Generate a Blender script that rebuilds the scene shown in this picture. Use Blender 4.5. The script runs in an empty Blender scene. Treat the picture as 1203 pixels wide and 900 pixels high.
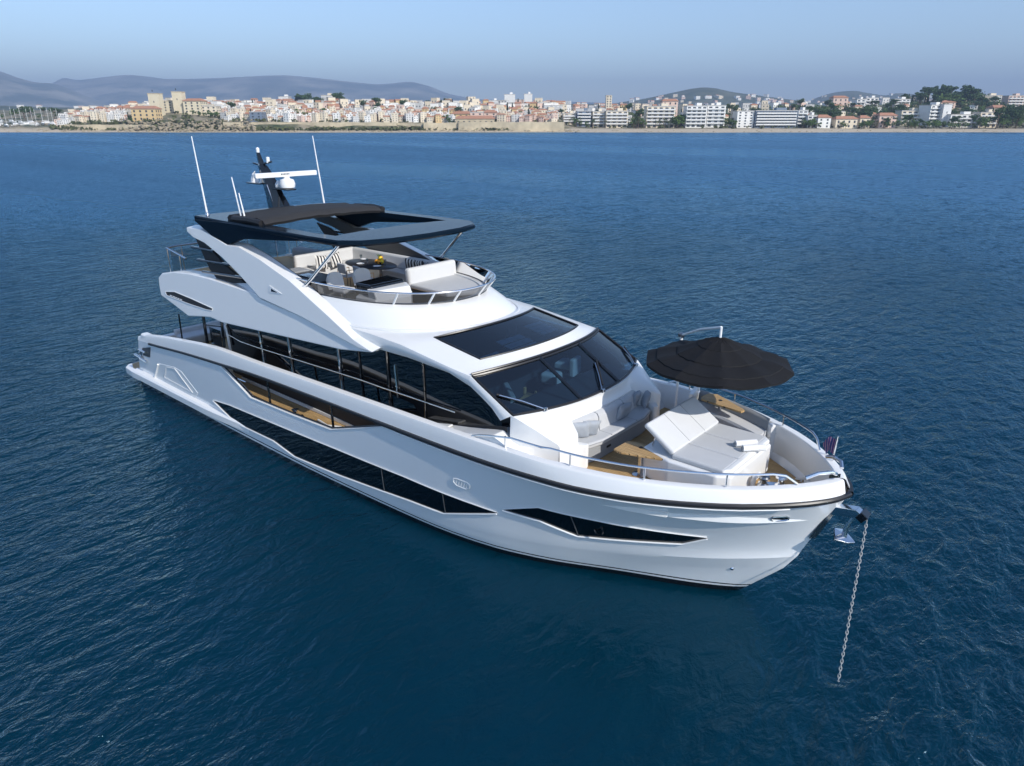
import bpy, bmesh, math, random
from math import sin, cos, pi, sqrt, atan2, radians
from mathutils import Vector, Matrix
from mathutils.bvhtree import BVHTree

random.seed(7)
S = bpy.context.scene
COL = S.collection

# ---------------------------------------------------------------- camera, world, sun, exposure
CAM = Vector((29.230, -13.536, 9.979))
F_PX = 835.19; PITCH = radians(20.3656); AZ = radians(130.840)
cd = bpy.data.cameras.new('camera'); co = bpy.data.objects.new('camera', cd); COL.objects.link(co)
cd.sensor_fit = 'HORIZONTAL'; cd.sensor_width = 36.0; cd.lens = F_PX * 36.0 / 1203.0
cd.clip_start = 0.1; cd.clip_end = 60000.0
DIR = Vector((cos(AZ) * cos(PITCH), sin(AZ) * cos(PITCH), -sin(PITCH)))
RGT = Vector((sin(AZ), -cos(AZ), 0.0)); UPV = RGT.cross(DIR)
FWD = Vector((cos(AZ), sin(AZ), 0.0))
co.location = CAM; co.rotation_euler = DIR.to_track_quat('-Z', 'Y').to_euler()
S.camera = co

SUN_EL = radians(35.0); SUN_AZ = radians(-6.5)
W = bpy.data.worlds.new('World'); S.world = W; W.use_nodes = True
wn = W.node_tree; bg = wn.nodes['Background']
sky = wn.nodes.new('ShaderNodeTexSky'); sky.sky_type = 'NISHITA'; sky.sun_disc = False
sky.sun_elevation = SUN_EL; sky.sun_rotation = pi / 2 - SUN_AZ
sky.air_density = 0.85; sky.dust_density = 0.5; sky.ozone_density = 2.4
wn.links.new(sky.outputs[0], bg.inputs[0]); bg.inputs[1].default_value = 0.150
sd = bpy.data.lights.new('sun', 'SUN'); so = bpy.data.objects.new('sun', sd); COL.objects.link(so)
sd.energy = 3.4; sd.angle = radians(0.5); sd.color = (1.0, 0.955, 0.88)
SUNV = Vector((cos(SUN_AZ) * cos(SUN_EL), sin(SUN_AZ) * cos(SUN_EL), sin(SUN_EL)))
so.rotation_euler = (-SUNV).to_track_quat('-Z', 'Y').to_euler()
so.location = (40, 20, 60)
S.view_settings.view_transform = 'Standard'; S.view_settings.look = 'None'
S.view_settings.exposure = 0.48; S.view_settings.gamma = 1.0
S.view_settings.use_curve_mapping = False
S.render.engine = 'CYCLES'
S.cycles.use_denoising = True
S.cycles.max_bounces = 8; S.cycles.transparent_max_bounces = 12; S.cycles.volume_bounces = 0
S.cycles.sample_clamp_direct = 12.0; S.cycles.sample_clamp_indirect = 8.0

# ---------------------------------------------------------------- helpers
def pray(px, py):
    return DIR + RGT * ((px - 601.5) / F_PX) - UPV * ((py - 450.0) / F_PX)
def at(px, py, ax, val):
    """the point where the sight line of a pixel of the photograph meets the plane x, y or z = val"""
    v = pray(px, py); i = 'xyz'.index(ax)
    return CAM + v * ((val - CAM[i]) / v[i])
def atp(px, py, p0, n):
    v = pray(px, py); p0 = Vector(p0); n = Vector(n)
    return CAM + v * ((p0 - CAM).dot(n) / v.dot(n))

class curve:
    """monotone cubic through points"""
    def __init__(s, pts):
        s.x = [p[0] for p in pts]; s.y = [p[1] for p in pts]; n = len(pts)
        d = [(s.y[i+1]-s.y[i])/(s.x[i+1]-s.x[i]) for i in range(n-1)]
        m = [d[0]] + [0 if d[i-1]*d[i] <= 0 else 2*d[i-1]*d[i]/(d[i-1]+d[i]) for i in range(1, n-1)] + [d[-1]]
        s.m = m
    def __call__(s, t):
        x, y, m = s.x, s.y, s.m
        if t <= x[0]: return y[0]
        if t >= x[-1]: return y[-1]
        i = max(k for k in range(len(x)-1) if x[k] <= t)
        h = x[i+1]-x[i]; u = (t-x[i])/h
        return ((2*u**3-3*u*u+1)*y[i] + (u**3-2*u*u+u)*h*m[i] + (-2*u**3+3*u*u)*y[i+1] + (u**3-u*u)*h*m[i+1])
def lin(pts):
    def f(t):
        if t <= pts[0][0]: return pts[0][1]
        for a, b in zip(pts, pts[1:]):
            if t <= b[0]:
                return a[1] + (b[1]-a[1])*(t-a[0])/(b[0]-a[0]) if b[0] > a[0] else b[1]
        return pts[-1][1]
    return f

class MB:
    def __init__(s): s.v = []; s.f = []; s.mi = []; s.wn = False
    def add(s, vs, fs, mi=0):
        o = len(s.v); s.v += [Vector(p) for p in vs]; s.f += [tuple(i+o for i in f) for f in fs]; s.mi += [mi]*len(fs)
        return s
    def grid(s, rows, close_u=False, close_v=False, skip=None, mi=0):
        n = len(rows); m = len(rows[0]); vs = [p for r in rows for p in r]; fs = []
        for i in range(n - (0 if close_v else 1)):
            for j in range(m - (0 if close_u else 1)):
                if skip and skip(i, j): continue
                i2 = (i+1) % n; j2 = (j+1) % m
                fs.append((i*m+j, i*m+j2, i2*m+j2, i2*m+j))
        return s.add(vs, fs, mi)
    def box(s, c, d, rz=0.0, mi=0, bev=0.0, seg=2):
        s.wn = True; bm = bmesh.new(); bmesh.ops.create_cube(bm, size=1.0)
        for v in bm.verts: v.co = Vector((v.co.x*d[0], v.co.y*d[1], v.co.z*d[2]))
        if bev > 0: bmesh.ops.bevel(bm, geom=bm.edges[:], offset=min(bev, min(d)*0.49), segments=seg, profile=0.5, affect='EDGES')
        M = Matrix.Translation(Vector(c)) @ (rz if isinstance(rz, Matrix) else Matrix.Rotation(rz, 4, 'Z'))
        bm.verts.index_update()
        s.add([M @ v.co for v in bm.verts], [tuple(v.index for v in f.verts) for f in bm.faces], mi); bm.free(); return s
    def prism(s, poly, off, mi=0, bev=0.0, seg=2):
        """polygon (3-D points, planar) swept by the vector off"""
        s.wn = True; bm = bmesh.new(); off = Vector(off)
        a = [bm.verts.new(Vector(p)) for p in poly]; b = [bm.verts.new(Vector(p)+off) for p in poly]; n = len(a)
        bm.faces.new(a); bm.faces.new(b[::-1])
        for i in range(n): bm.faces.new((a[i], b[i], b[(i+1) % n], a[(i+1) % n]))
        bmesh.ops.recalc_face_normals(bm, faces=bm.faces[:])
        if bev > 0: bmesh.ops.bevel(bm, geom=bm.edges[:], offset=bev, segments=seg, profile=0.5, affect='EDGES', clamp_overlap=True)
        bmesh.ops.triangulate(bm, faces=[f for f in bm.faces if len(f.verts) > 4])
        bm.verts.index_update()
        s.add([v.co.copy() for v in bm.verts], [tuple(v.index for v in f.verts) for f in bm.faces], mi); bm.free(); return s
    def tube(s, pts, r, seg=8, mi=0, caps=True, sx=1.0):
        pts = [Vector(p) for p in pts]; rows = []; n = len(pts); prev = None
        for i, p in enumerate(pts):
            t = (pts[min(i+1, n-1)] - pts[max(i-1, 0)]).normalized()
            if prev is None:
                a = Vector((0, 0, 1)) if abs(t.z) < 0.9 else Vector((1, 0, 0))
                u = t.cross(a).normalized()
            else:
                u = (prev - t*prev.dot(t)).normalized()
            prev = u; w = t.cross(u); rr = r[i] if isinstance(r, (list, tuple)) else r
            rows.append([p + (u*cos(2*pi*k/seg)*sx + w*sin(2*pi*k/seg))*rr for k in range(seg)])
        s.grid(rows, close_u=True, mi=mi)
        if caps:
            o = len(s.v) - n*seg
            s.f.append(tuple(o+k for k in range(seg))[::-1]); s.f.append(tuple(o+(n-1)*seg+k for k in range(seg))); s.mi += [mi, mi]
        return s
    def lathe(s, prof, c=(0, 0, 0), seg=16, mi=0, M=None):
        c = Vector(c); rows = []
        for r, z in prof:
            rows.append([(M @ Vector((r*cos(2*pi*k/seg), r*sin(2*pi*k/seg), z)) if M else Vector((r*cos(2*pi*k/seg), r*sin(2*pi*k/seg), z))) + c for k in range(seg)])
        return s.grid(rows, close_u=True, mi=mi)
    def mirror(s):
        o = MB(); o.v = [Vector((p.x, -p.y, p.z)) for p in s.v]; o.f = [f[::-1] for f in s.f]; o.mi = list(s.mi); o.wn = s.wn; return o
    def join(s, o):
        s.add(o.v, o.f); s.mi[-len(o.f):] = o.mi if o.f else []; return s
    def both(s):
        return s.join(s.mirror())
    def build(s, name, mat, parent=None, smooth=32, merge=0.0, recalc=False):
        me = bpy.data.meshes.new(name); me.from_pydata([tuple(p) for p in s.v], [], s.f)
        mats = mat if isinstance(mat, (list, tuple)) else [mat]
        for m in mats: me.materials.append(m)
        if len(mats) > 1: me.polygons.foreach_set('material_index', s.mi)
        if merge or recalc:
            bm = bmesh.new(); bm.from_mesh(me)
            if merge: bmesh.ops.remove_doubles(bm, verts=bm.verts[:], dist=merge)
            if recalc: bmesh.ops.recalc_face_normals(bm, faces=bm.faces[:])
            bm.to_mesh(me); bm.free()
        me.update()
        if smooth:
            me.polygons.foreach_set('use_smooth', [True]*len(me.polygons))
            me.set_sharp_from_angle(angle=radians(smooth))
        o = bpy.data.objects.new(name, me); COL.objects.link(o)
        if parent: o.parent = parent
        if s.wn and smooth:
            w = o.modifiers.new('weighted_normals', 'WEIGHTED_NORMAL'); w.keep_sharp = True; w.weight = 60
        return o
def two(mb, name, mat, parent, par2=None, **k):
    """a starboard piece and its port mirror, each a part of its own"""
    a = mb.build(name, mat, parent, **k)
    b = mb.mirror().build(name, mat, par2 if par2 else parent, **k)
    return a, b
def empty(name, loc=(0, 0, 0), rz=0.0):
    o = bpy.data.objects.new(name, None); COL.objects.link(o); o.location = loc; o.rotation_euler = (0, 0, rz)
    o.empty_display_size = 0.3; return o
def tag(o, label=None, cat=None, group=None, kind=None):
    if label: o['label'] = label
    if cat: o['category'] = cat
    if group: o['group'] = group
    if kind: o['kind'] = kind
    return o
def copy_tree(o, parent=None):
    c = o.copy(); COL.objects.link(c); c.parent = parent
    for ch in list(o.children): copy_tree(ch, c)
    return c

# ---------------------------------------------------------------- materials
def nodes(name):
    m = bpy.data.materials.new(name); m.use_nodes = True
    return m, m.node_tree, m.node_tree.nodes['Principled BSDF']
def P(name, col, rough=0.5, metal=0.0, spec=0.5, coat=0.0, var=0.0, vscale=3.0, bump=0.0, bscale=60.0):
    m, t, b = nodes(name)
    b.inputs['Base Color'].default_value = (*col, 1); b.inputs['Roughness'].default_value = rough
    b.inputs['Metallic'].default_value = metal; b.inputs['Specular IOR Level'].default_value = spec
    b.inputs['Coat Weight'].default_value = coat; b.inputs['Coat Roughness'].default_value = 0.04
    tc = t.nodes.new('ShaderNodeTexCoord')
    if var:
        n = t.nodes.new('ShaderNodeTexNoise'); n.inputs['Scale'].default_value = vscale; n.inputs['Detail'].default_value = 4
        t.links.new(tc.outputs['Object'], n.inputs['Vector'])
        mx = t.nodes.new('ShaderNodeMix'); mx.data_type = 'RGBA'
        mx.inputs[6].default_value = (*[c*(1-var) for c in col], 1); mx.inputs[7].default_value = (*[min(1, c*(1+var)) for c in col], 1)
        t.links.new(n.outputs['Fac'], mx.inputs[0]); t.links.new(mx.outputs[2], b.inputs['Base Color'])
    if bump:
        n2 = t.nodes.new('ShaderNodeTexNoise'); n2.inputs['Scale'].default_value = bscale; n2.inputs['Detail'].default_value = 3
        t.links.new(tc.outputs['Object'], n2.inputs['Vector'])
        bp = t.nodes.new('ShaderNodeBump'); bp.inputs['Strength'].default_value = bump; bp.inputs['Distance'].default_value = 0.02
        t.links.new(n2.outputs['Fac'], bp.inputs['Height']); t.links.new(bp.outputs['Normal'], b.inputs['Normal'])
    return m
def teak_mat():
    m, t, b = nodes('teak'); tc = t.nodes.new('ShaderNodeTexCoord'); sp = t.nodes.new('ShaderNodeSeparateXYZ')
    t.links.new(tc.outputs['Object'], sp.inputs[0])
    md = t.nodes.new('ShaderNodeMath'); md.operation = 'MODULO'; md.inputs[1].default_value = 0.06
    ad = t.nodes.new('ShaderNodeMath'); ad.operation = 'ADD'; ad.inputs[1].default_value = 60.0
    t.links.new(sp.outputs['Y'], ad.inputs[0]); t.links.new(ad.outputs[0], md.inputs[0])
    gt = t.nodes.new('ShaderNodeMath'); gt.operation = 'LESS_THAN'; gt.inputs[1].default_value = 0.007
    t.links.new(md.outputs[0], gt.inputs[0])
    mp = t.nodes.new('ShaderNodeMapping'); mp.inputs['Scale'].default_value = (2.0, 34.0, 2.0); t.links.new(tc.outputs['Object'], mp.inputs[0])
    n = t.nodes.new('ShaderNodeTexNoise'); n.inputs['Scale'].default_value = 1.0; n.inputs['Detail'].default_value = 5; t.links.new(mp.outputs[0], n.inputs['Vector'])
    cr = t.nodes.new('ShaderNodeValToRGB'); cr.color_ramp.elements[0].color = (0.36, 0.22, 0.09, 1); cr.color_ramp.elements[1].color = (0.58, 0.39, 0.18, 1)
    cr.color_ramp.elements[0].position = 0.3; cr.color_ramp.elements[1].position = 0.7
    t.links.new(n.outputs['Fac'], cr.inputs[0])
    mx = t.nodes.new('ShaderNodeMix'); mx.data_type = 'RGBA'; mx.inputs[7].default_value = (0.035, 0.025, 0.018, 1)
    t.links.new(gt.outputs[0], mx.inputs[0]); t.links.new(cr.outputs[0], mx.inputs[6]); t.links.new(mx.outputs[2], b.inputs['Base Color'])
    b.inputs['Roughness'].default_value = 0.6
    return m
def glass_mat(name, tint, refl_rough=0.02, spec_ior=1.5):
    m = bpy.data.materials.new(name); m.use_nodes = True; t = m.node_tree
    for n in list(t.nodes): t.nodes.remove(n)
    out = t.nodes.new('ShaderNodeOutputMaterial'); tr = t.nodes.new('ShaderNodeBsdfTransparent'); tr.inputs[0].default_value = (*tint, 1)
    gl = t.nodes.new('ShaderNodeBsdfGlossy'); gl.inputs['Roughness'].default_value = refl_rough
    fr = t.nodes.new('ShaderNodeFresnel'); fr.inputs['IOR'].default_value = spec_ior
    mx = t.nodes.new('ShaderNodeMixShader')
    t.links.new(fr.outputs[0], mx.inputs[0]); t.links.new(tr.outputs[0], mx.inputs[1]); t.links.new(gl.outputs[0], mx.inputs[2]); t.links.new(mx.outputs[0], out.inputs[0])
    return m
def hull_mat():
    m, t, b = nodes('hull_gelcoat'); tc = t.nodes.new('ShaderNodeTexCoord'); sp = t.nodes.new('ShaderNodeSeparateXYZ')
    t.links.new(tc.outputs['Object'], sp.inputs[0])
    cr = t.nodes.new('ShaderNodeValToRGB'); cr.color_ramp.interpolation = 'CONSTANT'
    mr = t.nodes.new('ShaderNodeMapRange'); mr.inputs['From Min'].default_value = -1.0; mr.inputs['From Max'].default_value = 1.0
    t.links.new(sp.outputs['Z'], mr.inputs['Value']); t.links.new(mr.outputs[0], cr.inputs[0])
    e = cr.color_ramp.elements; e[0].position = 0; e[0].color = (0.008, 0.008, 0.010, 1); e[1].position = (1+0.16)/2; e[1].color = (0.78, 0.79, 0.80, 1)
    for z, c in ((0.225, (0.012, 0.012, 0.014, 1)), (0.26, (0.80, 0.81, 0.82, 1))):
        q = e.new((1+z)/2); q.color = c
    t.links.new(cr.outputs[0], b.inputs['Base Color']); b.inputs['Roughness'].default_value = 0.22
    b.inputs['Coat Weight'].default_value = 1.0; b.inputs['Coat Roughness'].default_value = 0.02
    return m
M = {}
M['hull'] = hull_mat()
M['white'] = P('white_gelcoat', (0.80, 0.80, 0.79), 0.28, coat=0.3)
M['deckwhite'] = P('non_slip_deck', (0.74, 0.74, 0.72), 0.6, var=0.03, vscale=8, bump=0.15, bscale=220)
M['black'] = P('black_gloss', (0.006, 0.007, 0.009), 0.06, coat=0.5)
M['rubber'] = P('black_rubber', (0.014, 0.014, 0.016), 0.35)
M['blackmatt'] = P('black_matt', (0.012, 0.012, 0.014), 0.6)
M['steel'] = P('stainless_steel', (0.72, 0.73, 0.75), 0.12, metal=1.0)
M['darksteel'] = P('brushed_steel', (0.30, 0.31, 0.33), 0.25, metal=1.0)
M['teak'] = teak_mat()
M['cushion'] = P('pale_grey_fabric', (0.52, 0.53, 0.54), 0.85, var=0.05, vscale=5, bump=0.25, bscale=120)
M['cushion2'] = P('light_fabric', (0.60, 0.605, 0.61), 0.85, var=0.04, vscale=5, bump=0.25, bscale=120)
M['greycushion'] = P('mid_grey_fabric', (0.30, 0.31, 0.32), 0.85, var=0.05, vscale=5, bump=0.25, bscale=120)
M['pillow'] = P('pillow_fabric', (0.36, 0.39, 0.43), 0.9, var=0.08, vscale=9, bump=0.4, bscale=60)
M['navy'] = P('navy_gloss_paint', (0.005, 0.012, 0.022), 0.12, spec=0.05)
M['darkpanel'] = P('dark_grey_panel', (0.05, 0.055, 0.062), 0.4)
M['canvas'] = P('charcoal_canvas', (0.030, 0.030, 0.032), 0.85, spec=0.3, var=0.15, vscale=6, bump=0.4, bscale=18)
M['parasolcloth'] = P('black_parasol_cloth', (0.010, 0.010, 0.0115), 0.8, spec=0.25, var=0.2, vscale=5, bump=0.5, bscale=9)
M['glass'] = glass_mat('dark_tinted_glass', (0.36, 0.56, 0.72), 0.01, 2.1)
M['smoke'] = glass_mat('smoked_screen', (0.30, 0.31, 0.33))
M['clear'] = glass_mat('clear_glass', (0.75, 0.80, 0.82))
M['sideglass'] = P('black_side_glass', (0.002, 0.003, 0.005), 0.012, spec=0.75)
M['marble'] = P('dark_stone', (0.035, 0.036, 0.042), 0.3, var=0.5, vscale=14)
M['whiteplastic'] = P('white_plastic', (0.80, 0.80, 0.80), 0.35)
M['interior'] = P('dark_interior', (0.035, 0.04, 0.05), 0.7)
M['wood'] = P('pale_wood', (0.45, 0.28, 0.12), 0.5, var=0.2, vscale=8)
M['towel'] = P('white_towel', (0.82, 0.82, 0.82), 0.95, bump=0.6, bscale=70)
M['orange'] = P('orange_peel', (0.85, 0.33, 0.02), 0.5)
M['lemon'] = P('lemon_peel', (0.80, 0.58, 0.04), 0.5)
M['leaf'] = P('leaf_green', (0.06, 0.13, 0.03), 0.6)
# ---------------------------------------------------------------- sea
def water_mat():
    m, t, b = nodes('sea_water'); L = t.links.new
    geo = t.nodes.new('ShaderNodeNewGeometry')
    def noise(scale, rot, sx, sy, detail=3, dist=0.0, rough=0.55):
        mp = t.nodes.new('ShaderNodeMapping'); mp.inputs['Rotation'].default_value = (0, 0, rot); mp.inputs['Scale'].default_value = (sx, sy, 1)
        L(geo.outputs['Position'], mp.inputs[0])
        n = t.nodes.new('ShaderNodeTexNoise'); n.inputs['Scale'].default_value = scale; n.inputs['Detail'].default_value = detail
        n.inputs['Roughness'].default_value = rough; n.inputs['Distortion'].default_value = dist
        L(mp.outputs[0], n.inputs['Vector']); return n.outputs['Fac']
    def math(op, a, c):
        n = t.nodes.new('ShaderNodeMath'); n.operation = op
        for i, q in enumerate((a, c)):
            if isinstance(q, (int, float)): n.inputs[i].default_value = q
            else: L(q, n.inputs[i])
        return n.outputs[0]
    rot = -(AZ - radians(6))
    swell = noise(0.34, rot, 1.0, 0.5, 2, 0.3)
    wave = noise(1.9, rot, 1.0, 0.55, 4, 0.5, 0.5)
    rip = noise(6.5, rot + 0.35, 1.0, 0.6, 3, 0.6, 0.6)
    # wind patches: calm slicks and rougher streaks
    slick = noise(0.008, -(AZ - pi/2) , 0.55, 2.6, 4, 0.4)
    cr = t.nodes.new('ShaderNodeMapRange'); cr.inputs['From Min'].default_value = 0.36; cr.inputs['From Max'].default_value = 0.62
    cr.inputs['To Min'].default_value = 0.7; cr.inputs['To Max'].default_value = 1.1; L(slick, cr.inputs['Value'])
    h = math('ADD', math('MULTIPLY', swell, 0.20), math('ADD', math('MULTIPLY', wave, 0.215), math('MULTIPLY', rip, 0.050)))
    bp = t.nodes.new('ShaderNodeBump'); bp.inputs['Distance'].default_value = 1.0; L(h, bp.inputs['Height'])
    # the lee of the hull is calmer water
    px_ = t.nodes.new('ShaderNodeSeparateXYZ'); L(geo.outputs['Position'], px_.inputs[0])
    def mrange(a, lo, hi, o0, o1):
        n = t.nodes.new('ShaderNodeMapRange'); n.interpolation_type = 'SMOOTHSTEP'; L(a, n.inputs['Value'])
        for k, v in zip(('From Min', 'From Max', 'To Min', 'To Max'), (lo, hi, o0, o1)): n.inputs[k].default_value = v
        return n.outputs[0]
    lee = math('MULTIPLY', math('MULTIPLY', mrange(px_.outputs['Y'], -12.0, -7.0, 0.0, 1.0), mrange(px_.outputs['Y'], -1.0, 4.0, 1.0, 0.0)), math('MULTIPLY', mrange(px_.outputs['X'], 10.0, 18.0, 0.0, 1.0), mrange(px_.outputs['X'], 24.0, 28.5, 1.0, 0.0)))
    calm = math('SUBTRACT', 1.0, math('MULTIPLY', lee, 0.62))
    amp = math('MULTIPLY', cr.outputs[0], calm)
    L(math('MULTIPLY', amp, 1.5), bp.inputs['Strength'])
    # slopes of the choppy surface itself (keeps the far water rough as well)
    def slope(scale, rot, sy, amp, detail):
        mp = t.nodes.new('ShaderNodeMapping'); mp.inputs['Rotation'].default_value = (0, 0, rot); mp.inputs['Scale'].default_value = (1, sy, 1); L(geo.outputs['Position'], mp.inputs[0])
        n = t.nodes.new('ShaderNodeTexNoise'); n.inputs['Scale'].default_value = scale; n.inputs['Detail'].default_value = detail; n.inputs['Roughness'].default_value = 0.6; L(mp.outputs[0], n.inputs['Vector'])
        sb = t.nodes.new('ShaderNodeVectorMath'); sb.operation = 'SUBTRACT'; sb.inputs[1].default_value = (0.5, 0.5, 0.5); L(n.outputs['Color'], sb.inputs[0])
        sc = t.nodes.new('ShaderNodeVectorMath'); sc.operation = 'MULTIPLY'; sc.inputs[1].default_value = (amp, amp, 0.0); L(sb.outputs[0], sc.inputs[0]); return sc.outputs[0]
    def vadd(a, c):
        n = t.nodes.new('ShaderNodeVectorMath'); n.operation = 'ADD'; L(a, n.inputs[0]); L(c, n.inputs[1]); return n.outputs[0]
    sl = vadd(slope(1.6, rot, 0.5, 1.10, 4), slope(0.5, rot, 0.5, 0.50, 2))
    sm = t.nodes.new('ShaderNodeVectorMath'); sm.operation = 'SCALE'; L(sl, sm.inputs[0]); ds = t.nodes.new('ShaderNodeVectorMath'); ds.operation = 'DISTANCE'; L(geo.outputs['Position'], ds.inputs[0]); ds.inputs[1].default_value = (18.0, -4.0, 0.0)
    L(math('MULTIPLY', cr.outputs[0], mrange(ds.outputs['Value'], 12.0, 80.0, 0.10, 1.0)), sm.inputs['Scale'])
    nn = t.nodes.new('ShaderNodeVectorMath'); nn.operation = 'NORMALIZE'; L(vadd(bp.outputs['Normal'], sm.outputs[0]), nn.inputs[0])
    L(nn.outputs[0], b.inputs['Normal'])
    b.inputs['Base Color'].default_value = (0.0001, 0.0225, 0.042, 1); b.inputs['Specular Tint'].default_value = (0.26, 0.70, 1.0, 1); b.inputs['Specular IOR Level'].default_value = 0.62
    b.subsurface_method = 'BURLEY'; b.inputs['Subsurface Weight'].default_value = 1.0; b.inputs['Subsurface Radius'].default_value = (1.0, 1.0, 1.0); b.inputs['Subsurface Scale'].default_value = 1.2
    # wind-roughened open water further from the boat, with smooth slicks left in it
    ro = math('MULTIPLY', mrange(ds.outputs['Value'], 14.0, 110.0, 0.0, 1.0), mrange(slick, 0.36, 0.60, 0.14, 0.30))
    L(math('ADD', ro, 0.06), b.inputs['Roughness'])
    b.inputs['IOR'].default_value = 1.333
    # the mirror of the sky is laid over the blue body of the water by its Fresnel share
    b.inputs['Specular IOR Level'].default_value = 0.0
    gl = t.nodes.new('ShaderNodeBsdfGlossy'); gl.inputs['Color'].default_value = (0.46, 0.76, 1.0, 1)
    rr_ = [l for l in t.links if l.to_socket == b.inputs['Roughness']][0].from_socket
    L(rr_, gl.inputs['Roughness']); L(nn.outputs[0], gl.inputs['Normal'])
    fr = t.nodes.new('ShaderNodeFresnel'); fr.inputs['IOR'].default_value = 1.36; L(nn.outputs[0], fr.inputs['Normal'])
    mx = t.nodes.new('ShaderNodeMixShader'); L(fr.outputs[0], mx.inputs[0]); L(b.outputs[0], mx.inputs[1]); L(gl.outputs[0], mx.inputs[2])
    out = [n for n in t.nodes if n.type == 'OUTPUT_MATERIAL'][0]; L(mx.outputs[0], out.inputs['Surface'])
    return m
R_W = 30000.0
mb = MB()
for (x0, x1) in ((-1, 1),):
    mb.add([(-R_W, -R_W, 0), (R_W, -R_W, 0), (R_W, R_W, 0), (-R_W, R_W, 0)], [(0, 1, 2, 3)])
sea = mb.build('sea', water_mat(), smooth=0); tag(sea, kind='structure')
# ---------------------------------------------------------------- the yacht: hull
Y = tag(empty('motor_yacht'), 'large white motor yacht with black hull windows, flybridge hardtop and raked bow lying at anchor', 'yacht')
z_rub = curve([(0, 1.85), (1.2, 1.95), (2.4, 2.05), (5, 2.28), (7.47, 2.45), (10, 2.60), (13, 2.68), (16.2, 2.74), (19, 2.80), (21, 2.90), (24, 3.06), (26.3, 3.16)])
z_top = curve([(0, 1.95), (1.05, 2.10), (1.6, 2.25), (4.9, 2.69), (7.5, 2.93), (10, 2.98), (12.3, 3.05), (15.2, 3.13), (17.2, 3.18), (20, 3.24), (22, 3.29), (24, 3.35), (26.3, 3.42)])
y_rub = curve([(0, 2.98), (2, 3.04), (8, 3.10), (14, 3.14), (18, 3.16), (20, 3.14), (21.5, 3.05), (22.6, 2.82), (23.4, 2.52), (24.2, 2.11), (24.9, 1.65), (25.5, 1.12), (25.9, 0.67), (26.13, 0.30), (26.22, 0.0)])
y_wl = curve([(0, 2.98), (4, 3.05), (8, 3.10), (11, 3.10), (14, 3.0), (17, 2.82), (18.7, 2.58), (20, 2.20), (21.9, 1.31), (23.4, 0.62), (24.1, 0.2), (24.33, 0.0)])
y_c1 = curve([(0, 3.0), (4, 3.06), (8, 3.11), (12, 3.10), (15, 3.02), (17.5, 2.90), (19, 2.68), (20.5, 2.22), (22, 1.56), (23.4, 0.94), (24.4, 0.46), (25.1, 0.08), (25.2, 0.0)])
y_c2 = curve([(0, 3.02), (4, 3.07), (8, 3.11), (12, 3.12), (15, 3.07), (17.5, 2.98), (19, 2.80), (20.5, 2.42), (22, 1.84), (23.4, 1.22), (24.4, 0.72), (25.3, 0.15), (25.45, 0.0)])
y_m = curve([(0, 3.02), (4, 3.08), (8, 3.12), (12, 3.14), (15, 3.12), (17.5, 3.08), (19, 2.98), (20.5, 2.72), (22, 2.24), (23.2, 1.70), (24.2, 1.14), (25.2, 0.45), (25.6, 0.1), (25.68, 0.0)])
z_c1 = curve([(0, 0.28), (16, 0.30), (19, 0.36), (21.5, 0.46), (23.5, 0.68), (25.2, 0.98)])
z_c2 = curve([(0, 0.60), (15, 0.62), (19, 0.72), (21.5, 0.90), (23.5, 1.10), (25.45, 1.40)])
z_m = curve([(0, 1.20), (15, 1.35), (19, 1.62), (22, 1.75), (25.68, 1.97)])
open_low = lin([(7.47, 2.45), (9.3, 1.72), (11.68, 1.79), (13.58, 1.88), (15.14, 2.39), (16.2, 2.74)])
def z_edge(x):
    return open_low(x) if 7.47 < x < 16.2 else z_rub(x)
XS = [0.9, 1.5, 2.5, 3.5, 4.5, 5.5, 6.5, 7.47, 8.0, 8.6, 9.3, 10, 10.8, 11.68, 12.3, 13, 13.58, 14.1, 14.6, 15.14, 15.7, 16.2, 16.8, 17.4, 18.0, 18.6, 19.2]
SB = 19.2; NS = 44
def hull_rows():
    """rows from deep to the top edge, starboard half breadth as positive y"""
    specs = [(lambda x: y_wl(x)*0.86, lambda x: -0.9, 23.6), (y_wl, lambda x: 0.0, 24.33), (y_c1, z_c1, 25.2), (y_c2, z_c2, 25.45), (y_m, z_m, 25.68), (y_rub, z_edge, 26.22)]
    def col(i):
        pts = []
        for k, (fy, fz, xe) in enumerate(specs):
            if i < len(XS):
                x = XS[i]
                if i == 0: x = 0.42 + 0.28*max(0, fz(x))
            else:
                s = (i - len(XS) + 1) / NS; s = 1 - (1-s)**1.35
                x = SB + (xe - SB)*s
            pts.append(Vector((x, max(0.0, fy(x)), fz(x))))
        if pts[4].z > pts[5].z - 0.2:                       # below the bulwark opening
            pts[4].z = pts[3].z + (pts[5].z - pts[3].z)*0.55
        return pts
    cols = [col(i) for i in range(len(XS)+NS)]
    out = []
    for c in cols:
        d = []
        for k in range(5):
            a, b = c[k], c[k+1]
            n = 2 if k < 2 else 4
            for j in range(n):
                u = j/n; p = a.lerp(b, u)
                d.append(p)
        d.append(c[5]); out.append(d)
    # soften the flare between the upper crease and the rail
    for d in out:
        a, mI, b = d[8], d[12], d[16]
        for j in range(9, 16):
            u = (j-8)/8.0
            q = a*(1-u)**2*1.0 + b*u*u
            ctrl = mI*2 - (a+b)*0.5
            p = a*(1-u)**2 + ctrl*2*u*(1-u) + b*u*u
            d[j] = p
    return out
HC = hull_rows()
stb = MB().grid([[Vector((p.x, -p.y, p.z)) for p in c] for c in HC])
hull_mb = MB().join(stb); hull_mb.join(stb.mirror())
tr = HC[0]
hull_mb.add([Vector((p.x, -p.y, p.z)) for p in tr] + [p.copy() for p in tr], [(i, i+1, len(tr)+i+1, len(tr)+i) for i in range(len(tr)-1)])
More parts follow.
